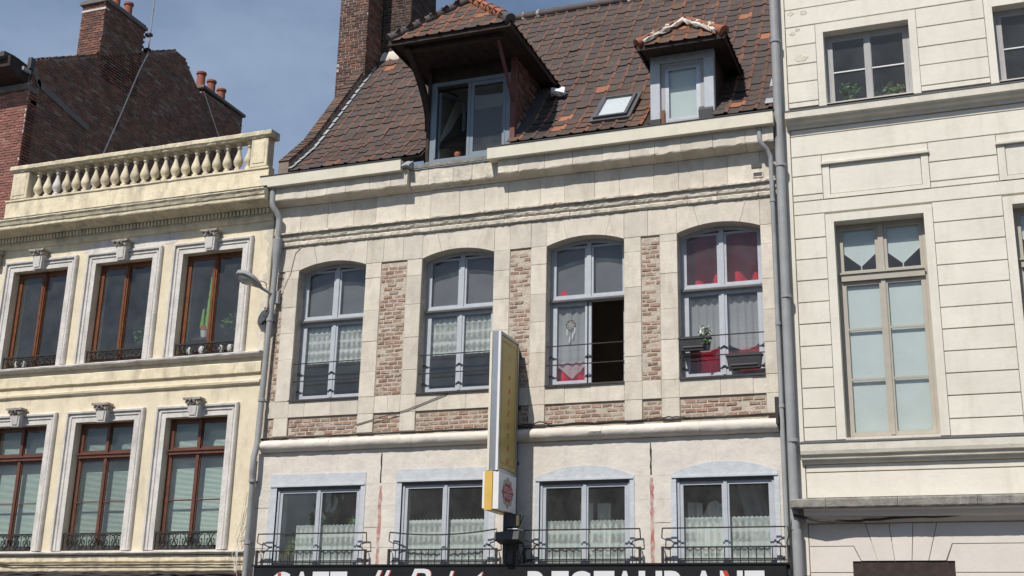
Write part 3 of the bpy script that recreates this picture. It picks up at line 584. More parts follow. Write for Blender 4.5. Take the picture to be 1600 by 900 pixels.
# cornice, dentils, blocking course, balustrade
yprof([(-0.001, 10.04), (-0.05, 10.05), (-0.07, 10.09), (-0.07, 10.13), (-0.09, 10.15), (-0.001, 10.155)], 'yellow_trim', 'cornice_moulding')
yprof([(-0.001, 10.16), (-0.07, 10.165), (-0.07, 10.30), (-0.001, 10.30)], 'yellow_trim', 'cornice_bed')
m = MB(); x = LX0 + 0.02
while x < LX1 - 0.08: m.box(x, x + 0.05, -0.125, -0.071, 10.195, 10.29); x += 0.088
tag(m.build('dentil_row', 'yellow_trim', lh), kind='stuff')
yprof([(-0.001, 10.301), (-0.14, 10.305), (-0.16, 10.33), (-0.30, 10.375), (-0.42, 10.385), (-0.43, 10.405), (-0.43, 10.46), (-0.45, 10.475), (-0.47, 10.53), (-0.50, 10.57), (-0.50, 10.60), (-0.24, 10.70), (-0.001, 10.70)], 'yellow_trim', 'cornice')
yprof([(-0.43, 10.6), (-0.505, 10.601), (-0.51, 10.615), (-0.238, 10.735), (-0.22, 10.70)], 'bluestone', 'cornice_weathering', 0.002)
BX0, BX1 = -6.80, -0.20
yprof([(-0.03, 10.69), (-0.235, 10.70), (-0.235, 11.10), (-0.26, 11.115), (-0.26, 11.15), (-0.03, 11.165)], 'yellow_trim', 'blocking_course', 0.003, BX0 - 0.1, BX1 + 0.06)
for x0, x1 in ((BX0, BX0 + 0.45), (BX1 - 0.40, BX1)):
    p = MB().cbox(x0, x1, -0.25, -0.01, 11.166, 11.80, 0.012).build('balustrade_pier', 'yellow_trim', lh); MB().cbox(x0 + 0.06, x1 - 0.06, -0.262, -0.25, 11.24, 11.72, 0.01).build('raised_panel', 'yellow_trim', p)
for k in range(5):
    x0 = BX0 - 0.06 + (BX1 - BX0 + 0.16) * k / 5; x1 = BX0 - 0.06 + (BX1 - BX0 + 0.16) * (k + 1) / 5
    MB().profile_x([(0.02, 11.802), (-0.27, 11.802), (-0.285, 11.83), (-0.31, 11.85), (-0.31, 11.925), (-0.29, 11.945), (0.02, 11.96)], x0 + 0.003, x1 - 0.003, 0.08, 0.004, 0.003, fixed=(0, 6)).build('handrail', 'yellow_trim', lh)
bal = MB().lathe([(0.072, 0.0), (0.072, 0.05), (0.05, 0.06), (0.045, 0.085), (0.086, 0.15), (0.099, 0.21), (0.088, 0.27), (0.052, 0.38), (0.036, 0.45), (0.034, 0.50), (0.055, 0.515), (0.055, 0.535), (0.04, 0.545), (0.045, 0.57), (0.07, 0.585), (0.07, 0.635)], 0, 0, 0, 14).mesh('baluster', 'trim_grey', 60)
bal2 = bal.copy(); bal2.materials.clear(); bal2.materials.append(M['yellow_trim'])
for k in range(22):
    place('baluster', bal if k in (2,) else bal2, (-6.14 + k * (5.44 / 21), -0.14, 11.166), lh, rot=(0, rnd.uniform(-0.02, 0.02), rnd.uniform(0, 6)))
# bare plaster scar above the middle upper window
pl = [(-4.75, 9.80), (-4.60, 9.93), (-4.45, 10.02), (-4.0, 10.03), (-3.3, 10.02), (-2.4, 10.03), (-2.2, 9.95), (-2.45, 9.80), (-3.1, 9.78), (-3.5, 9.775), (-4.2, 9.78)]
MB().prism_y(pl, -0.004, -0.0005).build('plaster_scar', 'trim_grey', lh)
m = MB().box(-7.25, -6.98, -0.16, -0.001, 9.72, 9.95); m.box(-7.3, -6.93, -0.2, -0.001, 9.951, 10.03); m.build('wall_bracket', 'key_stone', lh)
# crumbling edge of the wall beside the drainpipe
zs_ = [7.35 + 0.09 * k for k in range(30)]
for a_, b_ in ((0, 14), (15, 29)):
    pl = [(-0.07, zs_[k]) for k in range(a_, b_ + 1)] + [(-0.20 + rnd.uniform(-0.075, 0.08), zs_[k] + rnd.uniform(-0.03, 0.03)) for k in range(b_, a_ - 1, -1)]
    MB().prism_y(pl, -0.005, 0.004).build('peeled_patch', 'stone_worn', lh)
# things on the sills of the yellow house
ct = thing('cactus', (-1.72, 0.32, 7.40), 'tall green cactus in a red and white pot behind the right upper window', 'plant')
MB().box(-2.10, -0.80, 0.25, 0.5, 7.37, 7.40).build('shelf', 'brown_wood', lh)
MB().lathe([(0.075, 0.40), (0.10, 0.55)], -1.72, 0.36, 7.39, 12).build('pot', 'white_pot', ct, smooth=40); MB().lathe([(0.105, 0.55), (0.11, 0.64), (0.09, 0.64)], -1.72, 0.36, 7.39, 12).build('pot_rim', 'pot', ct, smooth=40)
m = MB(); N = 14
for (bx, z0, z1, r0) in ((-1.65, 7.95, 9.25, 0.075), (-1.80, 8.0, 8.42, 0.05), (-1.56, 8.05, 8.4, 0.03)):
    pr = []
    for k in range(16):
        u = k / 15; rr = r0 * (1.05 - 0.65 * u) * (1 + 0.16 * (k % 2)) if u < 1 else 0.004
        pr.append((rr, z0 + (z1 - z0) * u))
    m.lathe(pr, bx, 0.36, 0, 9)
m.build('cactus_body', 'cactus', ct, smooth=30)
MB().box(-1.95, -1.5, 0.27, 0.45, 7.74, 7.785).build('plant_stand', 'timber_dark', ct)
leaf_clump(leaf_clump(MB(), (-1.12, 0.42, 8.05), 0.22, 110, 0.10, 0.5), (-0.90, 0.42, 8.15), 0.16, 60, 0.09, 0.5).build('foliage', 'leaf', thing('houseplant', (-1.05, 0.42, 7.4), 'leafy houseplant behind the right pane of the right upper window', 'plant'), fixn=False)
leaf_clump(leaf_clump(MB(), (-3.28, 0.4, 7.95), 0.24, 130, 0.10, 0.5), (-3.06, 0.4, 8.2), 0.15, 50, 0.09, 0.5).build('foliage', 'leaf', thing('houseplant', (-3.2, 0.4, 7.4), 'leafy houseplant behind the right pane of the middle upper window', 'plant'), fixn=False)
for (x, z, r, lb) in ((-1.85, 7.36, 0.06, 'small white pot behind the railing, left of the right upper window'), (-1.55, 7.36, 0.075, 'round white pot behind the railing of the right upper window, near its mullion'), (-1.10, 7.36, 0.055, 'small white pot behind the railing, right pane of the right upper window'), (-0.88, 7.36, 0.075, 'rounded white pot at the right end of the right upper window railing')):
    tag(MB().lathe([(r * 0.6, 0), (r, 0.06), (r * 1.05, 0.12), (r * 0.8, 0.16), (r * 0.75, 0.165)], x, 0.085, z, 12).build('flower_pot', 'white_pot', None, smooth=40), lb, 'pot')
for (x, lb) in ((-6.25, 'small white pot behind the railing of the leftmost upper window, beside another'), (-6.05, 'second small white pot from the left behind the leftmost upper railing')):
    tag(MB().lathe([(0.04, 0), (0.06, 0.08), (0.05, 0.14), (0.03, 0.15)], x, 0.085, 7.36, 12).build('flower_pot', 'white_pot', None, smooth=40), lb, 'pot')

# ================================================================== RED BRICK HOUSE (far left, behind)
bh = thing('brick_house', (-8.6, 0.3, 0), 'tall red brick house with sooty gable wall and chimneys behind the balustrade', 'house')
GX = -7.25
prof = [(0.32, 0.0), (0.32, 14.60), (0.42, 15.02), (2.46, 16.14), (4.05, 17.02), (5.50, 17.80), (5.85, 17.78), (6.75, 17.08), (6.88, 17.20), (8.95, 17.28), (8.95, 0.0)]
gw = MB().prism_x(prof, GX - 0.3, GX - 0.012).build('gable_wall', 'mortar_dark', bh)
fw = B(-12.5, GX - 0.012, 0.312, 0.6, 0, 14.2).build('front_wall', 'mortar', bh)
B(-12.5, GX - 0.31, 8.7, 8.95, 0, 15).build('back_wall', 'mortar_dark', bh)
MB().prism_x([(0.1, 14.75), (5.5, 17.72), (9.0, 15.4), (9.0, 15.2), (5.5, 17.5), (0.1, 14.55)], -12.5, GX - 0.31).build('roof', 'ridge_clay', bh)
B(-12.5, GX + 0.0, 0.25, 0.60, 14.201, 14.36).build('cement_band', 'cement', bh)
m = MB().prism_x([(0.30, 14.37), (-0.05, 14.42), (-0.30, 14.55), (-0.32, 14.80), (-0.1, 14.84), (0.3, 14.8)], -12.5, GX - 0.1); m.build('eaves_box', 'timber_dark', bh)
MB().prism_x([(-0.34, 14.72), (-0.42, 14.76), (-0.42, 14.88), (-0.1, 14.91), (0.1, 14.88)], -12.5, GX - 0.2).build('gutter', 'lead_dark', bh)
MB().box(GX - 0.28, GX - 0.02, 0.05, 0.30, 14.60, 14.69).build('gutter_end', 'lead', bh); MB().box(GX - 0.1, GX + 0.01, 0.22, 0.36, 14.72, 15.0).build('lead_upstand', 'lead_dark', bh)
cm = MB().box(-8.0, GX - 0.012, 2.472, 4.05, 15.6, 17.70).build('chimney', 'mortar_dark', bh)
MB().box(-8.06, GX + 0.05, 2.40, 4.12, 17.701, 17.78).box(-8.02, GX + 0.02, 2.44, 4.08, 17.781, 17.84).build('chimney_cap', 'cement', bh); MB().box(-8.012, GX + 0.006, 2.452, 2.60, 17.50, 17.55).build('pale_band', 'lime_joint', bh)
pot = [(0.12, 0), (0.11, 0.05), (0.105, 0.40), (0.13, 0.41), (0.13, 0.47), (0.10, 0.47)]
for x, y in ((-7.75, 2.8), (-7.5, 3.1), (-7.5, 3.6)): MB().lathe(pot, x, y, 17.84, 12).build('chimney_pot', 'pot', bh, smooth=40)
MB().box(GX - 0.55, GX + 0.06, 6.80, 9.02, 17.29, 17.37).build('stack_cap', 'cement', bh); MB().box(GX - 0.5, GX - 0.31, 6.9, 8.95, 15, 17.28).build('rear_stack', 'mortar_dark', bh)
for y, h in ((6.98, 0.02), (7.50, 0.0), (8.02, -0.04)):
    MB().lathe([(r * 1.15, z + (h if z > 0.2 else 0)) for r, z in pot], GX - 0.2, y, 17.37, 12).build('chimney_pot', 'pot', bh, smooth=40)
# tiled verge along the gable
k = 0
for (y0, z0), (y1, z1) in (((0.42, 15.02), (2.44, 16.13)), ((4.08, 17.04), (5.50, 17.80))):
    L_ = math.hypot(y1 - y0, z1 - z0); n = int(L_ / 0.24)
    for q in range(n):
        y = y0 + (y1 - y0) * (q + 0.5) / n; z = z0 + (z1 - z0) * (q + 0.5) / n
        t = MB().box(-0.2, 0.04, -0.13, 0.13, 0.0, 0.055); me = t.mesh('verge_tile', 'ridge_orange' if q % 3 else 'ridge_clay')
        place('verge_tile', me, (GX - 0.06, y, z), bh, rot=(math.atan2(z1 - z0, y1 - y0) + 0.07, 0, 0))
m = MB()
for (y0, z0), (y1, z1) in (((0.32, 14.75), (0.62, 14.42)), ((0.50, 14.52), (2.40, 14.08))): m.prism_x([(y0, z0 + 0.05), (y1, z1 + 0.09), (y1 + 0.02, z1 - 0.07), (y0, z0 - 0.13)], GX + 0.002 + 0.003 * (y0 > 0.4), GX + 0.02)
m.build('old_flashing', 'cement', bh)
m = MB()
def in_prof(y, z):
    c = False; n = len(prof)
    for i in range(n):
        (a, b), (d, e) = prof[i], prof[(i + 1) % n]
        if (b > z) != (e > z) and y < (d - a) * (z - b) / (e - b) + a: c = not c
    return c
v_s = brick_variants([(0.215, 0.098, 0.07), (0.18, 0.088, 0.068), (0.245, 0.108, 0.073), (0.16, 0.09, 0.07), (0.22, 0.15, 0.115)], 14, 'brick_sooty')
v_r = brick_variants([(0.30, 0.125, 0.10), (0.27, 0.112, 0.09), (0.33, 0.14, 0.11), (0.25, 0.11, 0.09)], 12, 'brick')
v_c = brick_variants([(0.23, 0.11, 0.08), (0.18, 0.09, 0.07), (0.27, 0.13, 0.09), (0.16, 0.085, 0.068)], 12, 'brick')
front = [((u, 0.298, v), w, 'y', fw) for u, v, w in courses(-8.6, GX, 10.9, 14.2)]
lay_bricks(front, v_r, 'brick', 130)
lay_bricks([((u, 2.458, v), w, 'y', cm) for u, v, w in courses(-8.0, GX, 15.6, 17.7)], v_c, 'brick', 60)
side = [((GX, u, v), w, 'x', gw) for u, v, w in courses(0.32, 8.95, 11.4, 17.8, pitch=0.076, bw=0.225, joint=0.016, miss=0.02, inside=lambda y, z: in_prof(y, z + 0.03) or (2.47 < y < 4.05 and z < 17.7))]
side += [((GX, u, v), w, 'x', gw) for u, v, w in courses(2.47, 4.05, 17.05, 17.68, lambda y, z: not in_prof(y, z + 0.03))]
lay_bricks([s for s in side], v_s, 'brick_sooty', 110)
an = thing('antenna_mast', (-7.15, 4.1, 16.9), 'thin antenna mast clamped to the chimney of the red brick house', 'antenna')
MB().tube([(-7.12, 4.14, 16.9), (-7.12, 4.14, 20.5)], 0.02, 6).build('mast', 'zinc', an)
for z in (17.1, 17.55): MB().box(-7.25, -7.08, 4.08, 4.2, z, z + 0.07).build('clamp', 'iron', an)
m = MB()
for z in (18.3, 18.8, 19.3): m.tube([(-7.12, 4.14, z), (-7.02, 4.05, z + 0.01)], 0.008, 4)
m.build('cable_tie', 'iron', an)
MB().tube([(-7.12, 4.13, 17.0), (-7.14, 3.9, 16.4), (-7.15, 3.4, 14.9), (-7.15, 2.9, 13.5), (-7.12, 2.45, 12.2), (-7.1, 2.2, 11.5)], 0.016, 6).build('cable', 'cable_pale', an)
tag(MB().tube([(-7.2, 6.85, 17.15), (-7.15, 7.6, 16.2), (-7.1, 8.6, 15.2)], 0.014, 5).build('wire', 'cable_pale'), 'pale wire slanting down below the rear chimney pots', 'wire')

# ================================================================== MIDDLE HOUSE (stone and brick, tiled roof)
mh = thing('terraced_house', (5.0, 0, 0), 'old stone and brick house with steep tiled roof above a cafe', 'house')
MX0, MX1 = -0.05, 10.10
W4 = [(0.606, 2.100), (3.295, 4.772), (5.810, 7.279), (8.247, 9.713)]
WZ0, SPR, CRN = 6.275, 8.915, 9.055
def arc(i, x):
    a, b = W4[i]; u = (x - (a + b) / 2) / ((b - a) / 2); return SPR + (CRN - SPR) * (1 - u * u)
facade(MX0, MX1, 5.16, 10.75, [(a, b, WZ0, CRN + 0.1) for a, b in W4], 0.055, 0.42).build('wall_core', 'mortar', mh)
strips = [(0.13, 0.288), (2.437, 2.977), (5.097, 5.503), (7.596, 7.930)]
jambs = [(0.292, 0.606, 0), (2.100, 2.433, 0), (2.981, 3.295, 1), (4.772, 5.093, 1), (5.507, 5.810, 2), (7.279, 7.592, 2), (7.934, 8.247, 3), (9.713, 10.06, 3)]
g = 0.0025
def stone(x0, x1, z0, z1, yb=0.054, mat='stone', yo=0.0):
    return MB().cbox(x0 + 0.001, x1 - 0.001, rnd.uniform(-0.004, 0.004) + yo, yb, z0 + 0.001, z1 - 0.001, 0.0065, 0.002).build('stone_block', mat, mh)
LBOT = 6.278
for x0, x1, wi in jambs:
    z = 8.915; first = True
    while z > LBOT + 0.02:
        h = rnd.uniform(0.13, 0.4) if first else rnd.uniform(0.52, 0.66); first = False
        zb = z - h
        if zb < LBOT + 0.25: zb = LBOT
        inner = 0.32
        stone(x0, x1, zb, z, inner); z = zb
# sill course and small piers between the brick panels
xs = [0.13, 0.606, 0.95, 1.52, 2.10, 2.44, 2.72, 2.977, 3.295, 3.73, 4.30, 4.772, 5.10, 5.50, 5.81, 6.18, 6.66, 7.279, 7.596, 7.93, 8.247, 8.95, 9.5, 10.06]
for a, b in zip(xs, xs[1:]): stone(a, b, 5.957, 6.276)
for x0, x1, wi in jambs: stone(x0, x1, 5.60, 5.955)
# lintel course with segmental arches
ZT = 9.415
def vo(i, xb0, xb1, xt0, xt1):
    n = 7; pl = [(xb0 + (xb1 - xb0) * k / n, arc(i, xb0 + (xb1 - xb0) * k / n)) for k in range(n + 1)] + [(xt1, ZT - g), (xt0, ZT - g)]
    pl[0] = (pl[0][0] + g, pl[0][1]); pl[n] = (pl[n][0] - g, pl[n][1]); pl[n + 1] = (xt1 - g, ZT - g); pl[n + 2] = (xt0 + g, ZT - g)
    yo = rnd.uniform(-0.004, 0.004); MB().prism_y(pl, yo, 0.32).build('arch_stone', 'stone', mh)
for i, (a, b) in enumerate(W4):
    w = b - a; j1, j2 = a + w * 0.27, a + w * 0.76
    vo(i, a, j1, a - 0.0, j1 - 0.10); vo(i, j1, j2, j1 - 0.10, j2 + 0.12); vo(i, j2, b, j2 + 0.12, b + 0.0)
spans = [(0.13, 0.606), (2.10, 3.295), (4.772, 5.81), (7.279, 8.247), (9.713, 10.06)]
for a, b in spans:
    n = max(1, round((b - a) / 0.4)); cuts = [a + (b - a) * k / n + (rnd.uniform(-0.05, 0.05) if 0 < k < n else 0) for k in range(n + 1)]
    for p, q in zip(cuts, cuts[1:]): stone(p, q, 8.917, ZT)
# twin worn moulding
x = 0.12
while x < 10.0:
    x1 = min(x + rnd.uniform(0.45, 1.0), 10.03); x1 = 10.03 if 10.03 - x1 < 0.3 else x1
    MB().profile_x([(0.054, 9.418), (-0.01, 9.42), (-0.045, 9.445), (-0.05, 9.50), (-0.02, 9.53), (-0.03, 9.545), (-0.06, 9.56), (-0.07, 9.60), (-0.05, 9.64), (-0.05, 9.665), (-0.12, 9.672), (-0.12, 9.70), (0.054, 9.702)], x + 0.003, x1 - 0.003, 0.05, 0.0055, 0.003, fixed=(0, 12)).build('moulding_block', 'stone_worn', mh); x = x1
# frieze
x = -0.03; W_ = []
while x < 10.03:
    x1 = min(x + rnd.uniform(0.42, 0.68), 10.05); x1 = 10.05 if 10.05 - x1 < 0.25 else x1
    stone(x, x1, 9.703, 10.285); x = x1
# cornice blocks, deeper under the two lengths of gutter
def cornice(xa, xb, d):
    x = xa
    while x < xb - 0.01:
        x1 = min(x + rnd.uniform(0.38, 0.58), xb); x1 = xb if xb - x1 < 0.2 else x1
        MB().profile_x([(0.054, 10.288), (-0.02, 10.29), (-0.06, 10.31), (-0.10 * d / 0.25, 10.32), (-0.17 * d / 0.25, 10.345), (-d + 0.01, 10.355), (-d, 10.375), (-d, 10.69), (0.054, 10.69)], x + 0.003, x1 - 0.003, 0.09, 0.005, 0.002, fixed=(0, 8)).build('cornice_block', 'stone_worn' if 3.0 < x < 5 else 'stone', mh); x = x1
cornice(-0.14, 3.02, 0.25); cornice(3.02, 4.90, 0.135); cornice(4.90, 10.04, 0.25)
def gutter(xa, xb):
    gt = MB().prism_x([(-0.13, 10.63), (-0.352, 10.63), (-0.365, 10.64), (-0.375, 10.865), (-0.355, 10.868), (-0.345, 10.67), (-0.13, 10.67)], xa, xb); gt.box(xa, xa + 0.02, -0.34, -0.14, 10.671, 10.86); gt.box(xb - 0.02, xb, -0.34, -0.14, 10.671, 10.86)
    o = gt.build('gutter', 'gutter', mh); B(xa, xb, -0.39, -0.345, 10.869, 10.884).build('gutter_lip', 'lead_dark', o)
gutter(-0.24, 2.915); gutter(4.72, 10.06)
B(2.93, 4.70, -0.16, 0.05, 10.695, 10.715).build('lead_apron', 'lead', mh); B(2.93, 4.71, -0.17, -0.145, 10.716, 10.79).build('sill_board', 'bluestone', mh)
for x in (2.95,): MB().profile_x([(-0.14, 10.70), (-0.36, 10.72), (-0.36, 10.74), (-0.14, 10.9)], x - 0.02, x + 0.14, 0.05, 0.012).build('lead_corner', 'lead', mh)
# vents in the frieze
MB().frame(9.62, 9.80, 9.80, 9.90, 0.015, -0.018, -0.006).build('air_vent', 'stone_worn', mh); B(9.635, 9.785, -0.012, -0.007, 9.815, 9.885).build('air_vent', 'box_grey', mh); B(9.60, 9.78, -0.015, -0.006, 9.98, 10.06).build('air_vent', 'box_grey', mh)

# bricks between the windows and in the sunk panels
v_b = brick_variants([(0.325, 0.205, 0.152), (0.30, 0.187, 0.138), (0.345, 0.217, 0.16), (0.285, 0.195, 0.15), (0.365, 0.262, 0.20)], 24, 'brick_faded', 0.005)
items = []
for si, (a, b) in enumerate(strips):
    n = B(a, b, 0.0135, 0.054, 6.28, 8.885).build('brick_strip', 'mortar', mh)
    miss = (0.05, 0.03, 0.08, 0.1)[si]
    def keep(u, v, si=si, a=a, b=b):
        n_ = math.sin(v * 5 + si * 2) + math.sin(v * 2.3 + u * 20 + si)
        if si in (2, 3) and n_ > 1.62: return False
        if si in (2, 3) and (u - a > 0.25) and math.sin(v * 3.1 + si) > 0.75: return False
        if si == 1 and v > 8.25 and v < 8.5 and (u < a + 0.15 or u > b - 0.12): return False
        return True
    items += [((u, 0.002 + rnd.uniform(0, 0.009), v), w, 'y', n) for u, v, w in courses(a + 0.01, b - 0.01, 6.29, 8.88, keep, pitch=0.0815, joint=0.021, bw=0.172, miss=miss)]
panels = [(0.622, 2.094), (2.439, 2.974), (3.30, 4.766), (5.10, 5.50), (5.815, 7.274), (7.60, 7.927), (8.252, 9.705), (0.135, 0.288)]
for pi, (a, b) in enumerate(panels):
    n = B(a, b, 0.032, 0.054, 5.60, 5.95).build('brick_panel', 'mortar', mh)
    items += [((u, 0.021 + rnd.uniform(0, 0.008), v), w, 'y', n) for u, v, w in courses(a + 0.008, b - 0.008, 5.602, 5.93, None, pitch=0.0815, joint=0.02, bw=0.175, miss=0.03 if pi != 6 else 0.12)]
lay_bricks(items, v_b, 'brick_faded', 298, 1.09)

# heavy rounded string course and painted lower storey
x = 0.10; n = 0
for x0, x1 in ((0.10, 1.6), (1.6, 3.3), (3.3, 5.2), (5.2, 6.9), (6.9, 8.6), (8.6, 9.90)):
    MB().profile_x([(0.054, 5.29), (-0.03, 5.295), (-0.085, 5.32), (-0.125, 5.37), (-0.14, 5.42), (-0.125, 5.47), (-0.085, 5.505), (-0.02, 5.53), (0.054, 5.535)], x0, x1 - 0.004, 0.08, 0.004, 0.004, fixed=(0, 8)).build('string_course', 'plaster', mh, smooth=50)
low = [(0.50, 2.27, 3.05, 4.63), (3.10, 4.81, 3.05, 4.66), (5.745, 7.365, 3.05, 4.60), (8.165, 9.785, 3.05, 4.59)]
outer = [(0.345, 2.365, 4.865), (2.985, 4.93, 4.885), (5.655, 7.447, 4.665), (8.07, 9.867, 4.665)]
facade(0.02, 10.09, 0, 5.286, [(a, b, z0, z1) for a, b, z0, z1 in low], 0.0, 0.40).build('lower_wall', 'plaster', mh)
for x in (2.662, 7.735):
    pl = [(x + (0.010 + rnd.uniform(-0.006, 0.010)) * s, z) for s, rng_ in ((-1, range(0, 9)), (1, range(8, -1, -1))) for z in [4.66 + 0.068 * k for k in rng_]]
    MB().prism_y(pl, -0.004, 0.002).build('crack', 'timber_dark', mh)
    pl = [(x + (0.028 + rnd.uniform(-0.012, 0.016)) * s + 0.012, z) for s, rng_ in ((-1, range(0, 18)), (1, range(17, -1, -1))) for z in [3.2 + 0.083 * k for k in rng_]]
    MB().prism_y(pl, -0.003, 0.002).build('paint_scar', 'pink_scar', mh)
# shallow joints of the painted blocks beside the lower windows
for a, b in ((0.03, 0.34), (2.372, 2.63), (2.70, 2.98), (5.3, 5.65), (7.455, 7.70), (7.775, 8.062), (9.875, 10.06)):
    for z in (4.25, 4.65, 3.86, 3.5):
        pl = [(a, z + 0.004), (a, z - 0.005), ((a + b) / 2, z - 0.002 + rnd.uniform(-0.008, 0.008)), (b, z - 0.006), (b, z + 0.005), ((a + b) / 2, z + 0.01)]
        if rnd.random() < 0.75: MB().prism_y(pl, -0.0012, 0.001).build('mortar_joint', 'mortar_dark' if rnd.random() < 0.3 else 'stone_worn', mh)
for x in (1.1, 1.75, 3.6, 4.3, 6.2, 6.95, 8.5, 9.2):
    pl = [(x, 4.92), (x + 0.008, 4.92), (x + 0.012, 5.06), (x + 0.006, 5.2), (x - 0.002, 5.2), (x + 0.004, 5.06)]
    MB().prism_y(pl, -0.0012, 0.001).build('mortar_joint', 'stone_worn', mh)

# windows of the upper storey
def arched_window(i, open_right=False):
    a, b = W4[i]; y = 0.26; xm = (a + b) / 2; TR = 7.93
    fr = MB(); fw_ = 0.062
    fr.box(a + 0.002, a + fw_, y, y + 0.09, WZ0 + 0.03, SPR + 0.06); fr.box(b - fw_, b - 0.002, y, y + 0.09, WZ0 + 0.03, SPR + 0.06); fr.box(a + fw_, b - fw_, y, y + 0.09, WZ0 + 0.03, WZ0 + 0.075)
    n = 8; pl = [(a + fw_ + (b - a - 2 * fw_) * k / n, arc(i, a + fw_ + (b - a - 2 * fw_) * k / n) - 0.07) for k in range(n + 1)]; pl += [(b - fw_, CRN + 0.03), (a + fw_, CRN + 0.03)]
    fr.prism_y(pl, y, y + 0.09); wn = fr.build('window', 'lavender', mh)
    B(a + fw_, b - fw_, y - 0.03, y + 0.09, TR - 0.055, TR + 0.03).build('transom', 'lavender', wn); MB().prism_x([(y - 0.031, TR - 0.03), (y - 0.075, TR - 0.055), (y - 0.075, TR - 0.035), (y - 0.031, TR + 0.0)], a + 0.02, b - 0.02).build('drip_bar', 'slate', wn)
    B(xm - 0.042, xm + 0.042, y - 0.012, y + 0.08, TR + 0.031, CRN - 0.05).build('mullion', 'lavender', wn)
    for x0, x1 in ((a + fw_ + 0.002, xm - 0.044), (xm + 0.044, b - fw_ - 0.002)):
        sash(wn, x0, x1, TR + 0.032, SPR + 0.03, y + 0.01, 0.04, 'lavender', wb=0.055)
    zb, zt = WZ0 + 0.078, TR - 0.057
    sash(wn, a + fw_ + 0.002, xm - 0.003, zb, zt, y + 0.0, 0.068, 'lavender')
    if not open_right: sash(wn, xm + 0.003, b - fw_ - 0.002, zb, zt, y + 0.0, 0.068, 'lavender'); B(xm - 0.028, xm + 0.028, y - 0.014, y - 0.001, zb + 0.02, zt - 0.01).build('cover_strip', 'lavender', wn)
    else:
        x = b - fw_ - 0.05                                         # the right casement stands open into the room
        o = MB(); yy = y + 0.1
        for (q0, q1, w0, w1) in ((yy, yy + 0.068, zb, zt), (yy + 0.56, yy + 0.628, zb, zt), (yy + 0.069, yy + 0.559, zb, zb + 0.068), (yy + 0.069, yy + 0.559, zt - 0.068, zt)): o.box(x, x + 0.04, q0, q1, w0, w1)
        o.build('sash', 'lavender', wn); B(x + 0.018, x + 0.023, yy + 0.06, yy + 0.57, zb + 0.06, zt - 0.06).build('pane', 'glass', wn)
        B(xm - 0.028, xm + 0.05, y - 0.0, y + 0.05, zb + 0.0, zt - 0.01).build('cover_strip', 'lavender', wn)
    MB().profile_x([(-0.035, WZ0 - 0.012), (-0.04, WZ0 + 0.02), (0.255, WZ0 + 0.035), (0.255, WZ0 - 0.002), (0.0, WZ0 - 0.002)], a - 0.01 if i < 2 else a + 0.002, b - 0.002, 0.2, 0.001).build('window_sill', 'slate', wn)
    # two guard rails with small stand-offs
    yr = 0.10
    for z in (6.68, 7.03): MB().tube([(a - 0.03, yr, z), (b + 0.02, yr, z + 0.004)], 0.011, 6).build('guard_rail', 'iron', wn)
    for z in (6.50, 6.85):
        for xx in (a + 0.035, xm, b - 0.04): MB().tube([(xx - 0.05, y - 0.02, z), (xx - 0.02, y - 0.02, z), (xx - 0.01, y - 0.035, z + 0.02), (xx + 0.02, y - 0.035, z + 0.02), (xx + 0.03, y - 0.02, z), (xx + 0.06, y - 0.02, z)], 0.010, 5).build('hinge_bracket', 'iron', wn)
    return wn, xm
WN = [arched_window(i, i == 2) for i in range(4)]
B(MX0 + 0.05, MX1 - 0.03, 5.0, 5.2, 0, 10.7).build('back_wall', 'interior', mh)
for z in (9.35, 5.75, 4.95): B(MX0 + 0.05, MX1 - 0.03, 0.421, 4.99, z, z + 0.15).build('floor_slab', 'interior', mh)
for x in (MX0 + 0.02, 4.9, MX1 - 0.14): B(x, x + 0.1, 0.43, 4.98, 0.1, 10.6).build('party_wall', 'interior', mh)
for nm, i in (('first', 0), ('second', 1), ('third', 2)):
    a, b = W4[i]; xm = (a + b) / 2
    folded('grey_blind', 'grey_blind', a + 0.06, b - 0.06, 7.93, 9.1, 0.345, 0.006, 0.5, label=f'grey fabric blind behind the upper panes of the {nm} arched window', cat='blind', group='grey blinds of the stone house')
for nm, i in (('first', 0), ('second', 1)):
    a, b = W4[i]; xm = (a + b) / 2
    for sd_, x0, x1 in (('left', a + 0.08, xm - 0.02), ('right', xm + 0.02, b - 0.08)):
        folded('lace_curtain', 'lace', x0, x1, 7.07, 7.80, 0.335, 0.012, 0.12, label=f'white lace curtain in the {sd_} lower casement of the {nm} arched window', group='lace curtains of the upper storey')
a, b = W4[2]; xm = (a + b) / 2
folded('sheer_curtain', 'sheer', a + 0.08, xm - 0.02, 6.50, 7.85, 0.34, 0.02, 0.16, bot=lambda u: 6.75 - 0.28 * (1 - abs(2 * u - 1)), label='white sheer curtain with pointed hem in the half-open third arched window')
folded('red_curtain', 'red_cloth', a + 0.06, xm + 0.0, 6.3, 6.80, 0.40, 0.03, 0.15, label='red cloth at the foot of the half-open third arched window', cat='curtain')
folded('red_curtain', 'red_cloth', a + 0.10, a + 0.36, 7.97, 8.16, 0.325, 0.01, 0.15, top=lambda u: 7.99 + 0.16 * (1 - abs(2 * u - 1)), label='scrap of red cloth in the upper left pane of the third arched window', cat='curtain')
dc = thing('dreamcatcher', (xm - 0.36, 0.318, 7.25), 'dreamcatcher ring with feathers hanging in the third arched window', 'ornament')
m = MB(); cx, cz = xm - 0.36, 7.47
m.tube([(cx + 0.085 * math.cos(t * 0.4488), 0.318, cz + 0.085 * math.sin(t * 0.4488)) for t in range(15)], 0.008, 5); m.build('ring', 'brown_wood', dc)
m = MB(); m.tube([(cx, 0.318, cz + 0.085), (cx, 0.318, 7.8)], 0.003, 4)
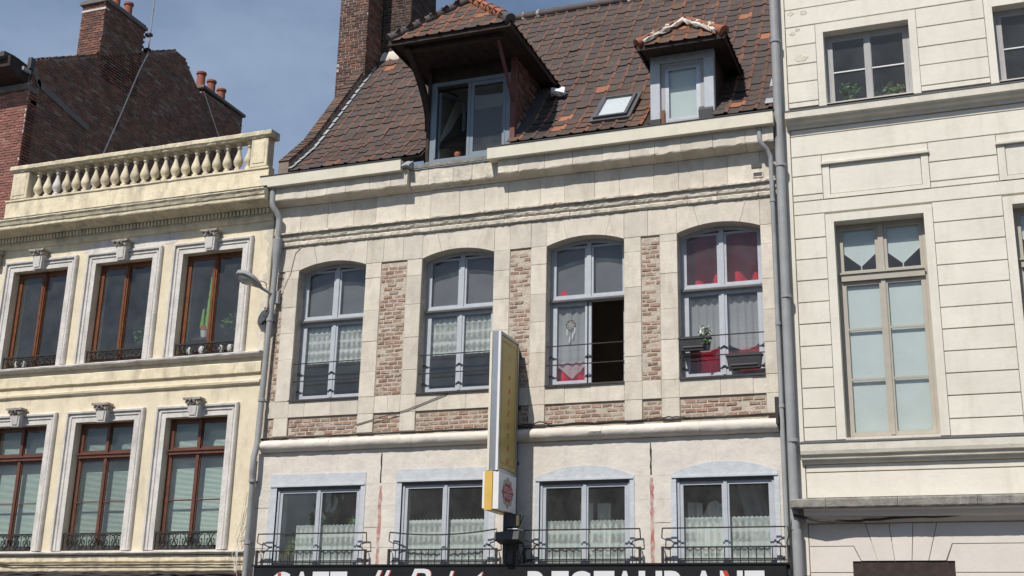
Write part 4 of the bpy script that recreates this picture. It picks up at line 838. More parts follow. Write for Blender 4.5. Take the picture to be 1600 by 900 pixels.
for k in range(7):
    t = k * 0.8976; m.tube([(cx + 0.08 * math.cos(t), 0.318, cz + 0.08 * math.sin(t)), (cx + 0.08 * math.cos(t + 2.7), 0.318, cz + 0.08 * math.sin(t + 2.7))], 0.003, 4)
m.build('web', 'cable_pale', dc)
for dx, dz in ((-0.07, -0.16), (-0.02, -0.30), (0.04, -0.22), (0.075, -0.13)):
    MB().prism_y([(cx + dx, cz + dz + 0.10), (cx + dx + 0.018, cz + dz + 0.05), (cx + dx + 0.01, cz + dz - 0.03), (cx + dx, cz + dz - 0.05), (cx + dx - 0.014, cz + dz)], 0.314, 0.318).build('feather', 'white_cloth', dc)
a, b = W4[3]; xm = (a + b) / 2
for sd_, x0, x1 in (('left', a + 0.08, xm - 0.02), ('right', xm + 0.02, b - 0.08)):
    folded('red_curtain', 'red_cloth', x0 - 0.06, x1 + 0.06, 7.95, 9.3, 0.66, 0.07, 0.33, label=f'red curtain filling the upper {sd_} pane of the fourth arched window', group='red curtains of the fourth window')
    folded('red_curtain', 'red_cloth', x0 - 0.06, x1 + 0.06, 6.0, 7.5, 0.74, 0.06, 0.30, top=lambda u: 6.88 + 0.12 * math.sin(u * 3.1416) ** 2, label=f'red draped curtain low in the {sd_} casement of the fourth arched window', group='red curtains of the fourth window')
    folded('sheer_curtain', 'sheer', x0, x1, 6.55, 7.80, 0.36, 0.018, 0.13, top=lambda u: 7.74 + 0.03 * math.sin(u * 18), bot=lambda u: 6.95 - 0.14 * math.sin(u * 3.1416), label=f'white scalloped sheer curtain in the {sd_} casement of the fourth arched window', group='sheers of the fourth window')
def planter(x0, x1, z0, z1, y0, y1, label):
    t = thing('window_box', ((x0 + x1) / 2, (y0 + y1) / 2, z0), label, 'planter'); c = 0.03
    m = MB().add([(x0 + c, y0 + c, z0), (x1 - c, y0 + c, z0), (x1 - c, y1 - c, z0), (x0 + c, y1 - c, z0), (x0, y0, z1), (x1, y0, z1), (x1, y1, z1), (x0, y1, z1)], [(0, 3, 2, 1), (4, 5, 6, 7), (0, 1, 5, 4), (1, 2, 6, 5), (2, 3, 7, 6), (3, 0, 4, 7)])
    m.build('box', 'planter', t); MB().box(x0 - 0.012, x1 + 0.012, y0 - 0.012, y1 + 0.012, z1 + 0.0005, z1 + 0.03).build('rim', 'planter', t); MB().box(x0 + 0.07, x1 - 0.07, y0 + 0.006, y0 + 0.02, z0 + 0.05, z0 + 0.075).build('groove', 'dark_frame', t)
    return t
t = planter(8.26, 8.80, 6.76, 6.96, -0.05, 0.09, 'dark grey window box with white flowers on the rail, fourth window')
m = leaf_clump(MB(), (8.70, -0.0, 7.05), 0.10, 60, 0.06); leaf_clump(m, (8.73, -0.07, 6.88), 0.05, 20, 0.06); m.build('leaves', 'leaf', t, fixn=False); leaf_clump(MB(), (8.70, -0.02, 7.09), 0.11, 50, 0.05).build('flowers', 'petal', t, fixn=False)
planter(9.07, 9.66, 6.40, 6.61, -0.05, 0.09, 'dark grey empty window box low on the rail, right half of fourth window')

# windows of the lower storey
def low_window(i):
    a, b, z0, z1 = low[i]; oa, ob, ot = outer[i]; y = 0.032; xm = (a + b) / 2
    sur = MB(); sur.box(oa, a + 0.0, -0.012, 0.031, 3.05, z1); sur.box(b, ob, -0.012, 0.031, 3.05, z1)
    if i < 2: sur.prism_y([(oa, z1 + 0.001), (ob, z1 + 0.001), (ob, ot), (oa, ot + 0.01)], -0.014, 0.05)
    else:
        n = 10; pl = [(oa, z1 + 0.001), (ob, z1 + 0.001)] + [(ob + (oa - ob) * k / n, ot + 0.19 * (1 - (2 * k / n - 1) ** 2)) for k in range(n + 1)]
        sur.prism_y(pl, -0.010, 0.05)
    wn = sur.build('window', 'lavender_pale', mh)
    B(oa + 0.02, ob - 0.02, -0.03, -0.0125 if i >= 2 else -0.0145, z1 + 0.002, z1 + 0.035).build('lintel_fillet', 'lavender_pale', wn)
    MB().frame(a + 0.001, b - 0.001, 3.05, z1 - 0.001, 0.045, y, y + 0.08).build('outer_frame', 'lavender', wn)
    B(a + 0.03, b - 0.03, y - 0.02, y - 0.001, z1 - 0.045, z1 - 0.015).build('shutter_rail', 'dark_frame', wn)
    sash(wn, a + 0.047, xm - 0.003, 3.1, z1 - 0.055, y + 0.02, 0.058, 'lavender'); sash(wn, xm + 0.003, b - 0.047, 3.1, z1 - 0.055, y + 0.02, 0.058, 'lavender')
    B(xm - 0.03, xm + 0.03, y + 0.0, y + 0.019, 3.1, z1 - 0.056).build('cover_strip', 'lavender', wn)
    # balconet: bent top rail, and a row of bars
    ra, rb = oa - 0.12, ob + 0.12; yr = -0.13
    if i == 0: ra, rb = 0.25, 2.50
    if i == 1: ra, rb = 2.97, 5.02
    sag = 0.07 if i == 1 else 0.0
    pts = [(ra + (rb - ra) * k / 8, yr, 3.755 - sag * (1 - (k / 4 - 1) ** 2) + (0.03 * k / 8 if i == 1 else 0)) for k in range(9)]
    rail = MB().tube(pts, 0.012, 6).build('balconet', 'iron', wn)
    for s, x in ((-1, ra), (1, rb)):
        MB().tube([(x, yr, 3.755), (x + s * 0.012, yr, 3.60), (x - s * 0.06, yr + 0.02, 3.565), (x - s * 0.13, yr + 0.05, 3.56), (x - s * 0.16, yr + 0.10, 3.535), (x - s * 0.24, yr + 0.11, 3.53)], 0.011, 6).build('rail_return', 'iron', rail)
    MB().tube([(ra - 0.01, yr, 3.445), (rb + 0.01, yr, 3.445)], 0.013, 6).build('lower_rail', 'iron', rail); MB().tube([(ra, yr, 3.235), (rb, yr, 3.235)], 0.011, 6).build('lower_rail', 'iron', rail)
    MB().tube([(ra, yr + 0.12, 3.27), (rb, yr + 0.12, 3.27)], 0.010, 6).build('lower_rail', 'iron', rail)
    nb = 16; bar = MB().tube([(0, 0, 0), (0, 0, 0.30)], 0.0085, 5).mesh('bar', 'iron')
    for k in range(nb + 1): place('bar', bar, (ra + (rb - ra) * k / nb, yr, 3.15), rail)
    for x in (ra, rb): MB().box(x - 0.02, x + 0.02, yr - 0.02, yr + 0.02, 3.1, 3.46).build('post', 'iron', rail)
    for x in (ra, rb): MB().tube([(x, yr, 3.43), (x, -0.02, 3.42)], 0.011, 5).build('wall_stay', 'iron', rail)
    return wn, xm
LW = [low_window(i) for i in range(4)]
names = ('first', 'second', 'third', 'fourth')
for i in range(4):
    a, b, z0, z1 = low[i]; xm = (a + b) / 2; top_ = (3.93, 3.99, 3.93, 3.95)[i]
    for sd_, x0, x1 in (('left', a + 0.09, xm - 0.03), ('right', xm + 0.03, b - 0.09)):
        if i == 0 and sd_ == 'left': x0 += 0.30
        folded('cafe_curtain', 'lace_low', x0, x1, 3.17, top_, 0.13, rnd.uniform(0.007, 0.016), rnd.uniform(0.09, 0.15), nz=10, top=lambda u, t=top_: t + 0.008 * math.sin(u * 60), label=f'white lace cafe curtain in the {sd_} half of the {names[i]} window above the sign', group='lace cafe curtains above the sign')
def drape(x0, x1, z0, z1, label, top=None): folded('curtain', 'white_cloth', x0, x1, z0, z1, 0.55, 0.05, 0.14, top=top, label=label, cat='curtain')
drape(6.32, 6.56, 3.4, 4.28, 'white curtain gathered left of the mullion, third lower window')
drape(6.64, 6.87, 3.4, 4.27, 'white curtain gathered right of the mullion, third lower window')
drape(8.22, 8.48, 3.4, 4.24, 'white curtain at the left edge of the fourth lower window', top=lambda u: 4.26 - 0.02 * u)
drape(8.46, 8.86, 3.4, 4.24, 'white curtain draped in a hump in the fourth lower window', top=lambda u: 3.98 + 0.30 * math.sin(min(1, u * 1.25) * 2.2))
folded('curtain', 'sheer', 9.05, 9.45, 3.5, 4.6, 0.6, 0.05, 0.18, shift=0.25, label='thin grey curtain tied back in the right pane of the fourth lower window')
for (x, y, z, r, n, mt, lb) in ((1.20, 0.45, 4.05, 0.28, 60, 'leaf', 'large leafy houseplant in the middle of the first lower window'), (2.0, 0.45, 3.95, 0.22, 50, 'leaf', 'leafy houseplant at the right of the first lower window'), (0.66, 0.3, 3.52, 0.18, 60, 'leaf_bright', 'bushy plant at the bottom left of the first lower window')):
    t = thing('houseplant', (x, y, 3.1), lb, 'plant'); leaf_clump(MB(), (x, y, z), r, n, 0.14, 0.6).build('foliage', mt, t, fixn=False); MB().tube([(x, y, 3.15), (x, y, z)], 0.012, 5).build('stem', 'timber_dark', t); MB().lathe([(0.08, 0), (0.11, 0.16), (0.10, 0.16)], x, y, 3.02, 10).build('pot', 'pot', t)
tag(B(3.98, 4.28, 0.35, 0.42, 4.655, 4.69).build('lamp_tube', 'letter_white'), 'white strip light fitting inside the second lower window', 'lamp')

# black fascia with lettering
fb = thing('shop_sign', (5.0, -0.3, 2.2), 'black cafe fascia board with white lettering along the bottom edge', 'sign')
B(0.34, 9.96, -0.34, -0.02, 2.35, 3.15).build('board', 'black_board', fb); B(0.30, 10.0, -0.36, -0.02, 3.151, 3.178).build('top_trim', 'black_board', fb)
tag(B(0.1, 9.98, -0.10, -0.001, 0.12, 2.34).build('shopfront', 'black_board', mh))
def glyph(txt, shear=0.0, offset=0.0):
    cu = bpy.data.curves.new('t', 'FONT'); cu.body = txt; cu.size = 1; cu.shear = shear; cu.offset = offset; cu.extrude = 0.0; cu.resolution_u = 4
    ob = bpy.data.objects.new('t', cu); COL.objects.link(ob); dg = bpy.context.evaluated_depsgraph_get(); me = bpy.data.meshes.new_from_object(ob.evaluated_get(dg))
    vs = [tuple(v.co) for v in me.vertices]; fs = [tuple(p.vertices) for p in me.polygons]
    bpy.data.objects.remove(ob); bpy.data.curves.remove(cu); bpy.data.meshes.remove(me)
    x0, x1 = min(v[0] for v in vs), max(v[0] for v in vs); y0, y1 = min(v[1] for v in vs), max(v[1] for v in vs)
    return [((v[0] - x0) / (x1 - x0), (v[1] - y0) / (y1 - y0)) for v in vs], fs
def letter(txt, mapf, mat, parent, shear=0.0, offset=0.0, name='letter'):
    vs, fs = glyph(txt, shear, offset); return MB().add([mapf(u, v) for u, v in vs], fs).build(name, mat, parent, fixn=False)
fz1, fz0, fy = 3.055, 2.55, -0.344
def fl(txt, x0, x1, mat='letter_white', dy=0.0, z0=fz0, z1=fz1, shear=0.0, off=0.02): letter(txt, lambda u, v: (x0 + (x1 - x0) * u, fy - dy, z0 + (z1 - z0) * v), mat, fb, shear, off)
for ch, x0, x1 in (('C', 0.72, 1.12), ('A', 1.17, 1.55), ('F', 1.58, 1.91), ('E', 1.935, 2.28)): fl(ch, x0, x1, off=0.045)
fl('I', 0.86, 0.93, 'letter_red', 0.002, fz0 + 0.03, fz1 - 0.02)
fl('Il', 2.66, 3.12, shear=0.45, z0=2.56, z1=3.075, off=0.0); fl('Il', 2.68, 3.14, 'letter_red', -0.002, shear=0.45, z0=2.56, z1=3.07, off=0.0)
for tx, x0, x1, z1 in (('P', 3.36, 3.90, 3.10), ('a', 3.86, 4.14, 2.86), ('l', 4.12, 4.33, 3.06), ('e', 4.32, 4.52, 2.86), ('s', 4.50, 4.70, 2.86), ('t', 4.66, 4.95, 3.05), ('r', 4.94, 5.10, 2.86), ('o', 5.12, 5.34, 2.86)):
    fl(tx, x0, x1, shear=0.4, z0=2.56, z1=z1, off=0.0); fl(tx, x0 + 0.02, x1 + 0.02, 'letter_red', -0.002, shear=0.4, z0=2.555, z1=z1 - 0.005, off=0.0)
for ch, x0, x1 in (('R', 5.68, 6.075), ('E', 6.105, 6.41), ('S', 6.445, 6.80), ('T', 6.84, 7.19), ('A', 7.19, 7.55), ('U', 7.60, 7.99), ('R', 8.025, 8.40), ('A', 8.48, 8.86), ('N', 8.93, 9.29), ('T', 9.32, 9.63)): fl(ch, x0, x1, off=0.045)
letter('/', lambda u, v: (8.97 + 0.28 * (1 - u), fy - 0.002, fz0 + (fz1 - fz0) * v), 'letter_red', fb)

# projecting sign
hs = thing('hanging_sign', (5.27, -0.1, 4.0), 'tall mustard yellow sign with red vertical lettering projecting from the wall', 'sign')
SX0, SX1, SY0, SY1 = 5.185, 5.355, -1.06, -0.17
B(SX0, SX1, SY0, SY1, 4.655, 7.07).build('sign_case', 'alu', hs)
MB().box(SX1 + 0.0005, SX1 + 0.012, SY0 + 0.05, SY1 - 0.05, 4.72, 7.0).build('acrylic_panel', 'sign_yellow', hs); MB().box(SX0 - 0.012, SX0 - 0.0005, SY0 + 0.05, SY1 - 0.05, 4.72, 7.0).build('acrylic_panel', 'sign_yellow', hs)
def yzframe(m, x0, x1, y0, y1, z0, z1, w):
    m.box(x0, x1, y0, y0 + w, z0, z1); m.box(x0, x1, y1 - w, y1, z0, z1); m.box(x0, x1, y0 + w, y1 - w, z0, z0 + w); m.box(x0, x1, y0 + w, y1 - w, z1 - w, z1); return m
yzframe(MB(), SX1 + 0.001, SX1 + 0.022, SY0, SY1, 4.655, 7.07, 0.048).build('edge_trim', 'alu', hs)
yzframe(MB(), SX1 + 0.0125, SX1 + 0.0145, SY0 + 0.105, SY1 - 0.105, 4.80, 6.93, 0.02).build('printed_border', 'letter_faded', hs)
B(SX0 - 0.005, SX0 + 0.035, SY0 - 0.012, SY0 - 0.0005, 4.66, 7.06).build('pale_strip', 'gutter', hs); B(SX1 - 0.02, SX1 + 0.022, SY0 - 0.012, SY0 - 0.0005, 4.66, 7.07).build('edge_trim', 'sign_white', hs)
for k, ch in enumerate('ILPALESTRO'):
    z = (6.913, 6.697, 6.322, 6.095, 5.903, 5.7, 5.485, 5.296, 5.097, 4.876)[k]
    w = 0.05 if ch == 'I' else 0.12
    for sx, sg in ((SX1 + 0.0135, 1), (SX0 - 0.0135, -1)):
        letter(ch, lambda u, v, z=z, w=w, sx=sx, sg=sg: (sx, -0.60 + sg * (u - 0.5) * w, z - 0.055 + 0.11 * v), 'letter_faded' if k < 2 else 'letter_orange', hs, 0.35, 0.045)
# beer box under it
bx = B(5.29, 5.395, -1.05, -0.22, 4.02, 4.645).build('light_box', 'sign_white', hs)
B(5.15, 5.288, -1.075, -0.30, 4.00, 4.65).build('amber_panel', 'sign_amber', hs); B(5.11, 5.149, -1.06, -0.3, 4.03, 4.645).build('light_box', 'sign_white', hs)
cy, cz2, X = -0.63, 4.33, 5.3965
def blob(ry, rz, k, sharp=0.12, ph=0.0): return [(cy + ry * math.cos(t) * (1 + sharp * math.cos(k * t + ph)), cz2 + rz * math.sin(t) * (1 + sharp * math.cos(k * t + ph))) for t in [i * 2 * math.pi / 48 for i in range(48)]]
MB()._prism(blob(0.24, 0.25, 8, 0.08), lambda p: (X - 0.001, *p), lambda p: (X + 0.001, *p)).build('emblem_surround', 'sign_gold', hs)
MB()._prism(blob(0.25, 0.15, 10, 0.10), lambda p: (X + 0.0015, *p), lambda p: (X + 0.003, *p)).build('emblem', 'sign_red', hs)
letter('STELLA', lambda u, v: (X + 0.0035, cy - 0.19 + 0.38 * u, cz2 + 0.01 + 0.085 * v), 'letter_white', hs); letter('ARTOIS', lambda u, v: (X + 0.0035, cy - 0.18 + 0.36 * u, cz2 - 0.095 + 0.08 * v), 'letter_white', hs)
MB().tube([(X, cy, cz2 - 0.20), (X, cy + 0.05, cz2 - 0.22), (X, cy + 0.02, cz2 - 0.25)], 0.008, 5).build('emblem_ribbon', 'sign_gold', hs)
MB().box(5.20, 5.38, -0.30, -0.10, 3.18, 4.0).build('mast', 'box_grey', hs); MB().box(5.22, 5.34, -0.17, -0.03, 4.0, 7.0).build('mast', 'box_grey', hs)
for z in (4.9, 5.9, 6.85): MB().box(5.20, 5.36, -0.12, 0.02, z, z + 0.05).build('wall_bracket', 'iron', hs)
m = MB().box(5.30, 5.52, -0.52, -0.30, 3.78, 3.99); m.build('junction_box', 'box_grey', hs); B(5.521, 5.53, -0.50, -0.40, 3.80, 3.97).build('pale_label', 'sign_yellow', hs)
m = MB().add([(5.16, -0.62, 3.56), (5.60, -0.62, 3.56), (5.60, -0.30, 3.50), (5.16, -0.30, 3.50), (5.16, -0.58, 3.68), (5.60, -0.58, 3.72), (5.60, -0.30, 3.72), (5.16, -0.30, 3.68)], [(0, 3, 2, 1), (4, 5, 6, 7), (0, 1, 5, 4), (1, 2, 6, 5), (2, 3, 7, 6), (3, 0, 4, 7)])
m.build('floodlight', 'box_grey', hs); B(5.40, 5.58, -0.61, -0.36, 3.725, 3.74).build('floodlight_glass', 'sign_white', hs)
m = MB()
for k in range(9):
    x = rnd.uniform(5.18, 5.62); m.tube([(x, rnd.uniform(-0.4, -0.1), 4.0), (x + rnd.uniform(-0.1, 0.1), rnd.uniform(-0.5, -0.2), 3.75), (x + rnd.uniform(-0.12, 0.12), rnd.uniform(-0.45, -0.2), 3.45), (x + rnd.uniform(-0.05, 0.05), -0.3, 3.19)], 0.009, 5)
m.build('loose_cable', 'cable', hs)

# ---- main roof ----------------------------------------------------
PT = 0.94; ST = 1.25; YK, ZK, YR = 0.75, 11.88, 4.22
def roofz(y): return ZK + (PT if y < YK else ST) * (y - YK)
ZR = roofz(YR)
Y0 = -0.20
rfm = MB().prism_x([(0.16, roofz(0.16) - 0.03), (YK, ZK - 0.03), (YR, ZR - 0.03), (8.6, 11.0), (8.6, 10.8), (YR, ZR - 0.2), (YK, ZK - 0.2), (0.16, roofz(0.16) - 0.12)], 0.28, 10.12)
for xa, xb in ((0.28, 3.26), (5.135, 7.79), (8.99, 10.12)): rfm.prism_x([(Y0, roofz(Y0) - 0.03), (0.159, roofz(0.159) - 0.03), (0.159, roofz(0.159) - 0.12), (Y0 + 0.1, roofz(Y0) - 0.1)], xa, xb)
rf = rfm.build('roof', 'roof_base', mh)
TW, TE = 0.262, 0.292
def tile_mesh(dark, roll, jit=0.006):
    pr = [(0.0, 0.010), (0.03, 0.003), (0.12, 0.0), (0.198, 0.002), (0.214, 0.018), (0.234, 0.029), (0.256, 0.024), (0.276, 0.010)]
    m = MB(); L_ = 0.36; n = len(pr); q = [rnd.uniform(-jit, jit) for _ in range(4)]
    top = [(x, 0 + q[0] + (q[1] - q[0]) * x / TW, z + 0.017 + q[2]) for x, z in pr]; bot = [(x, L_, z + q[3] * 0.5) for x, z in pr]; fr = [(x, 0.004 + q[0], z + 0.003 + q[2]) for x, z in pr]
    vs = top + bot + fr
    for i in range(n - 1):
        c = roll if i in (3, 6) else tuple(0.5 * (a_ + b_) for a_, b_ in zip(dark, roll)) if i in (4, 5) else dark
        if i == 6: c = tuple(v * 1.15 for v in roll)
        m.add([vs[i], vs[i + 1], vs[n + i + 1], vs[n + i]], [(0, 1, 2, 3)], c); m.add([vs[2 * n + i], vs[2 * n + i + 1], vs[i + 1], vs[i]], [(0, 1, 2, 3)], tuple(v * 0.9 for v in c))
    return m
TV = []
for k in range(18):
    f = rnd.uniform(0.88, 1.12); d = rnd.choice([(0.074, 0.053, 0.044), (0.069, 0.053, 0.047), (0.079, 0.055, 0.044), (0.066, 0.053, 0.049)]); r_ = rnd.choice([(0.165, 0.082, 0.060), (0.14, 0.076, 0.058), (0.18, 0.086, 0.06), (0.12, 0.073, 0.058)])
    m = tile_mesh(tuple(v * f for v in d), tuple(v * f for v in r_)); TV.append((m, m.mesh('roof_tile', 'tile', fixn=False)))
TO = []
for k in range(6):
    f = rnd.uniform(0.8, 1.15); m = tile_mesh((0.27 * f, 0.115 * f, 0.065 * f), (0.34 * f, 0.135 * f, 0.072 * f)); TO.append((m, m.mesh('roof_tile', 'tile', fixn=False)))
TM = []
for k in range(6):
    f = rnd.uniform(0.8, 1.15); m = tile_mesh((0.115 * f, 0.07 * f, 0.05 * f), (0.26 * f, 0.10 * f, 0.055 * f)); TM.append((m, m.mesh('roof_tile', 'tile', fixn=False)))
def lay_tiles(items, parent, n_single, name='roof_tile'):
    """items: (position, rotation euler, variant)"""
    items = sorted(items, key=lambda t: (Vector(t[0]) - CAM).length); st = MB()
    for i, (p, rot, var) in enumerate(items):
        if i < n_single: place(name, var[1], p, parent, rot=rot)
        else:
            from mathutils import Euler
            mt = Euler(rot).to_matrix(); P_ = Vector(p); k = len(st.v)
            st.v += [tuple(mt @ Vector(v) + P_) for v in var[0].v]; st.f += [tuple(k + j for j in f) for f in var[0].f]; st.c += var[0].c
    if st.v: tag(st.build('tiling', 'tile', parent, fixn=False), kind='stuff')
D1 = dict(x0=3.33, x1=5.13, e=(2.95, 5.46), yf=-1.22, ze=12.95, apex=(4.20, -0.20, 14.15))
D2 = dict(x0=7.80, x1=8.98, e=(7.66, 9.28), yf=-0.44, ze=12.45, apex=(8.46, 0.05, 13.06))
def inside_dormer(D, x, y):
    zr = roofz(y)
    if D['x0'] - 0.02 < x < D['x1'] + 0.02 and zr < D['ze']: return True
    ax, ay, az = D['apex']; hw = (D['e'][1] - D['e'][0]) / 2
    zroof = D['ze'] + (az - D['ze']) * max(0, 1 - abs(x - ax) / hw)
    return D['e'][0] + 0.05 < x < D['e'][1] - 0.05 and zr > D['ze'] and zr < zroof - 0.05
items = []
th0, th1 = math.atan(PT), math.atan(ST); s_break = (YK - Y0) * math.hypot(1, PT); s_tot = s_break + (YR - YK) * math.hypot(1, ST)
row = 0; s = 0.0
while s < s_tot - 0.12:
    if s < s_break - 0.1: y = Y0 + s * math.cos(th0); z = roofz(y); th = th0 if s < s_break - 0.35 else (th0 + th1) / 2
    else: y = YK + (s - s_break) * math.cos(th1); z = ZK + (y - YK) * ST; th = th1
    x = 0.33 + rnd.uniform(-0.008, 0.008)
    while x < 9.95:
        xc, yc = x + TW / 2, y + 0.1
        skip = inside_dormer(D1, xc, yc) or inside_dormer(D2, xc, yc) or (6.66 < xc < 7.30 and 0.16 < yc < 0.93) or (xc < 1.0 and yc > 3.40)
        if not skip:
            var = rnd.choice(TV)
            u = rnd.random()
            if u < 0.003: var = rnd.choice(TO)
            elif u < 0.018: var = rnd.choice(TM)
            if (7.28 < xc < 7.80 and y < 1.1) and rnd.random() < 0.9: var = rnd.choice(TO if rnd.random() < 0.2 else TM)
            if (6.0 < xc < 7.2 and y < 0.3) and rnd.random() < 0.28: var = rnd.choice(TM)
            if (6.3 < xc < 6.7 and y < 0.9) and rnd.random() < 0.4: var = rnd.choice(TM)
            for (ox, oy) in ((9.45, 0.12), (9.62, 2.15), (5.85, 0.62), (0.72, 3.15), (6.05, 0.15), (5.95, 0.0)):
                if abs(xc - ox) < TW / 2 and abs(yc - oy) < 0.1: var = rnd.choice(TO)
            items.append(((x, y + rnd.uniform(-0.006, 0.006), z + rnd.uniform(-0.003, 0.003)), (th + rnd.uniform(-0.015, 0.015), rnd.uniform(-0.012, 0.012), rnd.uniform(-0.012, 0.012)), var))
        x += TW
    s += TE; row += 1
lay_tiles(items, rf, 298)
# grey slates along the right verge, lead soakers along the left one
for k in range(17):
    y = -0.1 + k * 0.235; th = th0 if y < 0.6 else th1
    t = MB().box(-0.09, 0.11, 0, 0.34, 0.0, 0.014).mesh('verge_slate', 'lead' if k % 3 == 0 else 'ridge_clay'); place('verge_slate', t, (9.98, y, roofz(y) + 0.05), rf, rot=(th - 0.04, 0, rnd.uniform(-0.02, 0.02)))
sk = MB().box(-0.045, 0.05, 0, 0.25, 0, 0.012).mesh('lead_soaker', 'lead')
for k in range(19):
    y = -0.18 + k * 0.178; th = th0 if y < 0.65 else th1; place('lead_soaker', sk, (0.315, y, roofz(y) + 0.055), rf, rot=(th - 0.05, 0, rnd.uniform(-0.04, 0.04)))
# ridge tiles
def ridge_run(A, Bp, parent, mats, r=0.10, seg=0.36, lime=0.0, name='ridge_tile'):
    A, Bp = Vector(A), Vector(Bp); d = Bp - A; n = max(1, round(d.length / seg)); e = d.normalized()
    for k in range(n):
        p = A + d * (k / n); q = A + d * ((k + 1) / n) + e * 0.03
        MB().tube([p, p + (q - p) * 0.12, p + (q - p) * 0.2, q], [r * 1.16, r * 1.16, r * 1.04, r * 0.96], 10).build(name, mats[k % len(mats)], parent, smooth=40)
        if lime and k > 0 and rnd.random() < lime:
            m = MB(); m.tube([p - e * 0.04, p + e * 0.02, p + e * 0.07], [r * 0.9, r * 1.22, r * 0.95], 8); m.v = [(v[0] + rnd.uniform(-0.012, 0.012), v[1] + rnd.uniform(-0.012, 0.012), v[2] + rnd.uniform(-0.012, 0.012)) for v in m.v]; m.build('lime_bedding', 'lime_joint', parent)
ridge_run((0.3, YR, ZR + 0.03), (10.0, YR, ZR + 0.03), rf, ['ridge_clay'], 0.11, 0.37, 0.35)
# party-wall parapet with brick-on-edge coping, chimneys
PX0, PX1 = 0.03, 0.27
pp = [(-0.16, roofz(-0.16) - 0.3), (-0.16, roofz(-0.16) + 0.20), (YK, ZK + 0.22), (3.0, roofz(3.0) + 0.30), (YR, ZR + 0.30), (YR, 11.0)]
pw = MB().prism_x(pp, PX0 + 0.01, PX1).build('parapet', 'mortar_dark', mh)
cb = []
s = 0.0; tot = 0; pts = pp[1:5]; v_p = brick_variants([(0.14, 0.085, 0.06), (0.10, 0.07, 0.055), (0.16, 0.095, 0.065), (0.085, 0.065, 0.055)], 10, 'brick', 0.008)
for (ya, za), (yb, zb) in zip(pts, pts[1:]):
    L_ = math.hypot(yb - ya, zb - za); n = int(L_ / 0.075); th = math.atan2(zb - za, yb - ya)
    for k in range(n):
        y, z = ya + (yb - ya) * k / n, za + (zb - za) * k / n
        t = MB().box(-0.125, 0.125, 0, 0.062, -0.04, 0.03); c = rnd.choice(v_p)[1]
        f = rnd.uniform(-0.012, 0.012); mt = Matrix.Rotation(th, 3, 'X')
        if ya > 2 and n and 2.35 < y < 2.75 and k % 2: c = (0.6, 0.56, 0.50)
        t.v = [tuple(mt @ Vector(v) + Vector(((PX0 + PX1) / 2 + f, y, z + f))) for v in t.v]; t.c = [c] * 6; cb.append(t)
m = MB()
for t in cb: m.add(t.v, t.f, t.c[0])
tag(m.build('coping_bricks', 'brick', pw), kind='stuff')
v_m = [(0.17, 0.085, 0.062), (0.13, 0.07, 0.055), (0.21, 0.10, 0.07), (0.10, 0.06, 0.05), (0.085, 0.055, 0.048)]
v_k = brick_variants(v_m, 14, 'brick'); v_k2 = brick_variants([(0.075, 0.05, 0.042), (0.06, 0.043, 0.038), (0.10, 0.06, 0.045), (0.05, 0.04, 0.036)], 12, 'brick')
def chimney(x0, x1, y0, y1, z0, z1, var, mortar):
    c = B(x0 + 0.012, x1 - 0.012, y0 + 0.012, y1, z0, z1).build('chimney', mortar, mh)
    it = [((u, y0, v), w, 'y', c) for u, v, w in courses(x0, x1, z0 + 0.7, z1)] + [((x1, u, v), w, 'x', c) for u, v, w in courses(y0 + 0.005, y1, z0 + 0.7, z1)]
    lay_bricks(it, var, 'brick', 0); MB().box(x0 - 0.05, x1 + 0.05, y0 - 0.05, y1 + 0.05, z1 + 0.001, z1 + 0.1).build('chimney_cap', 'cement', c)
chimney(-0.45, 0.30, 2.70, 3.44, 13.0, 18.6, v_k, 'mortar')
chimney(-0.20, 1.02, 3.52, 4.90, 14.0, 18.9, v_k2, 'mortar_dark')
MB().profile_x([(3.42, 15.18), (3.44, 15.30), (3.52, 15.52), (3.52, 15.2)], 0.30, 1.06, 0.06, 0.015).build('mortar_fillet', 'lime_joint', mh)

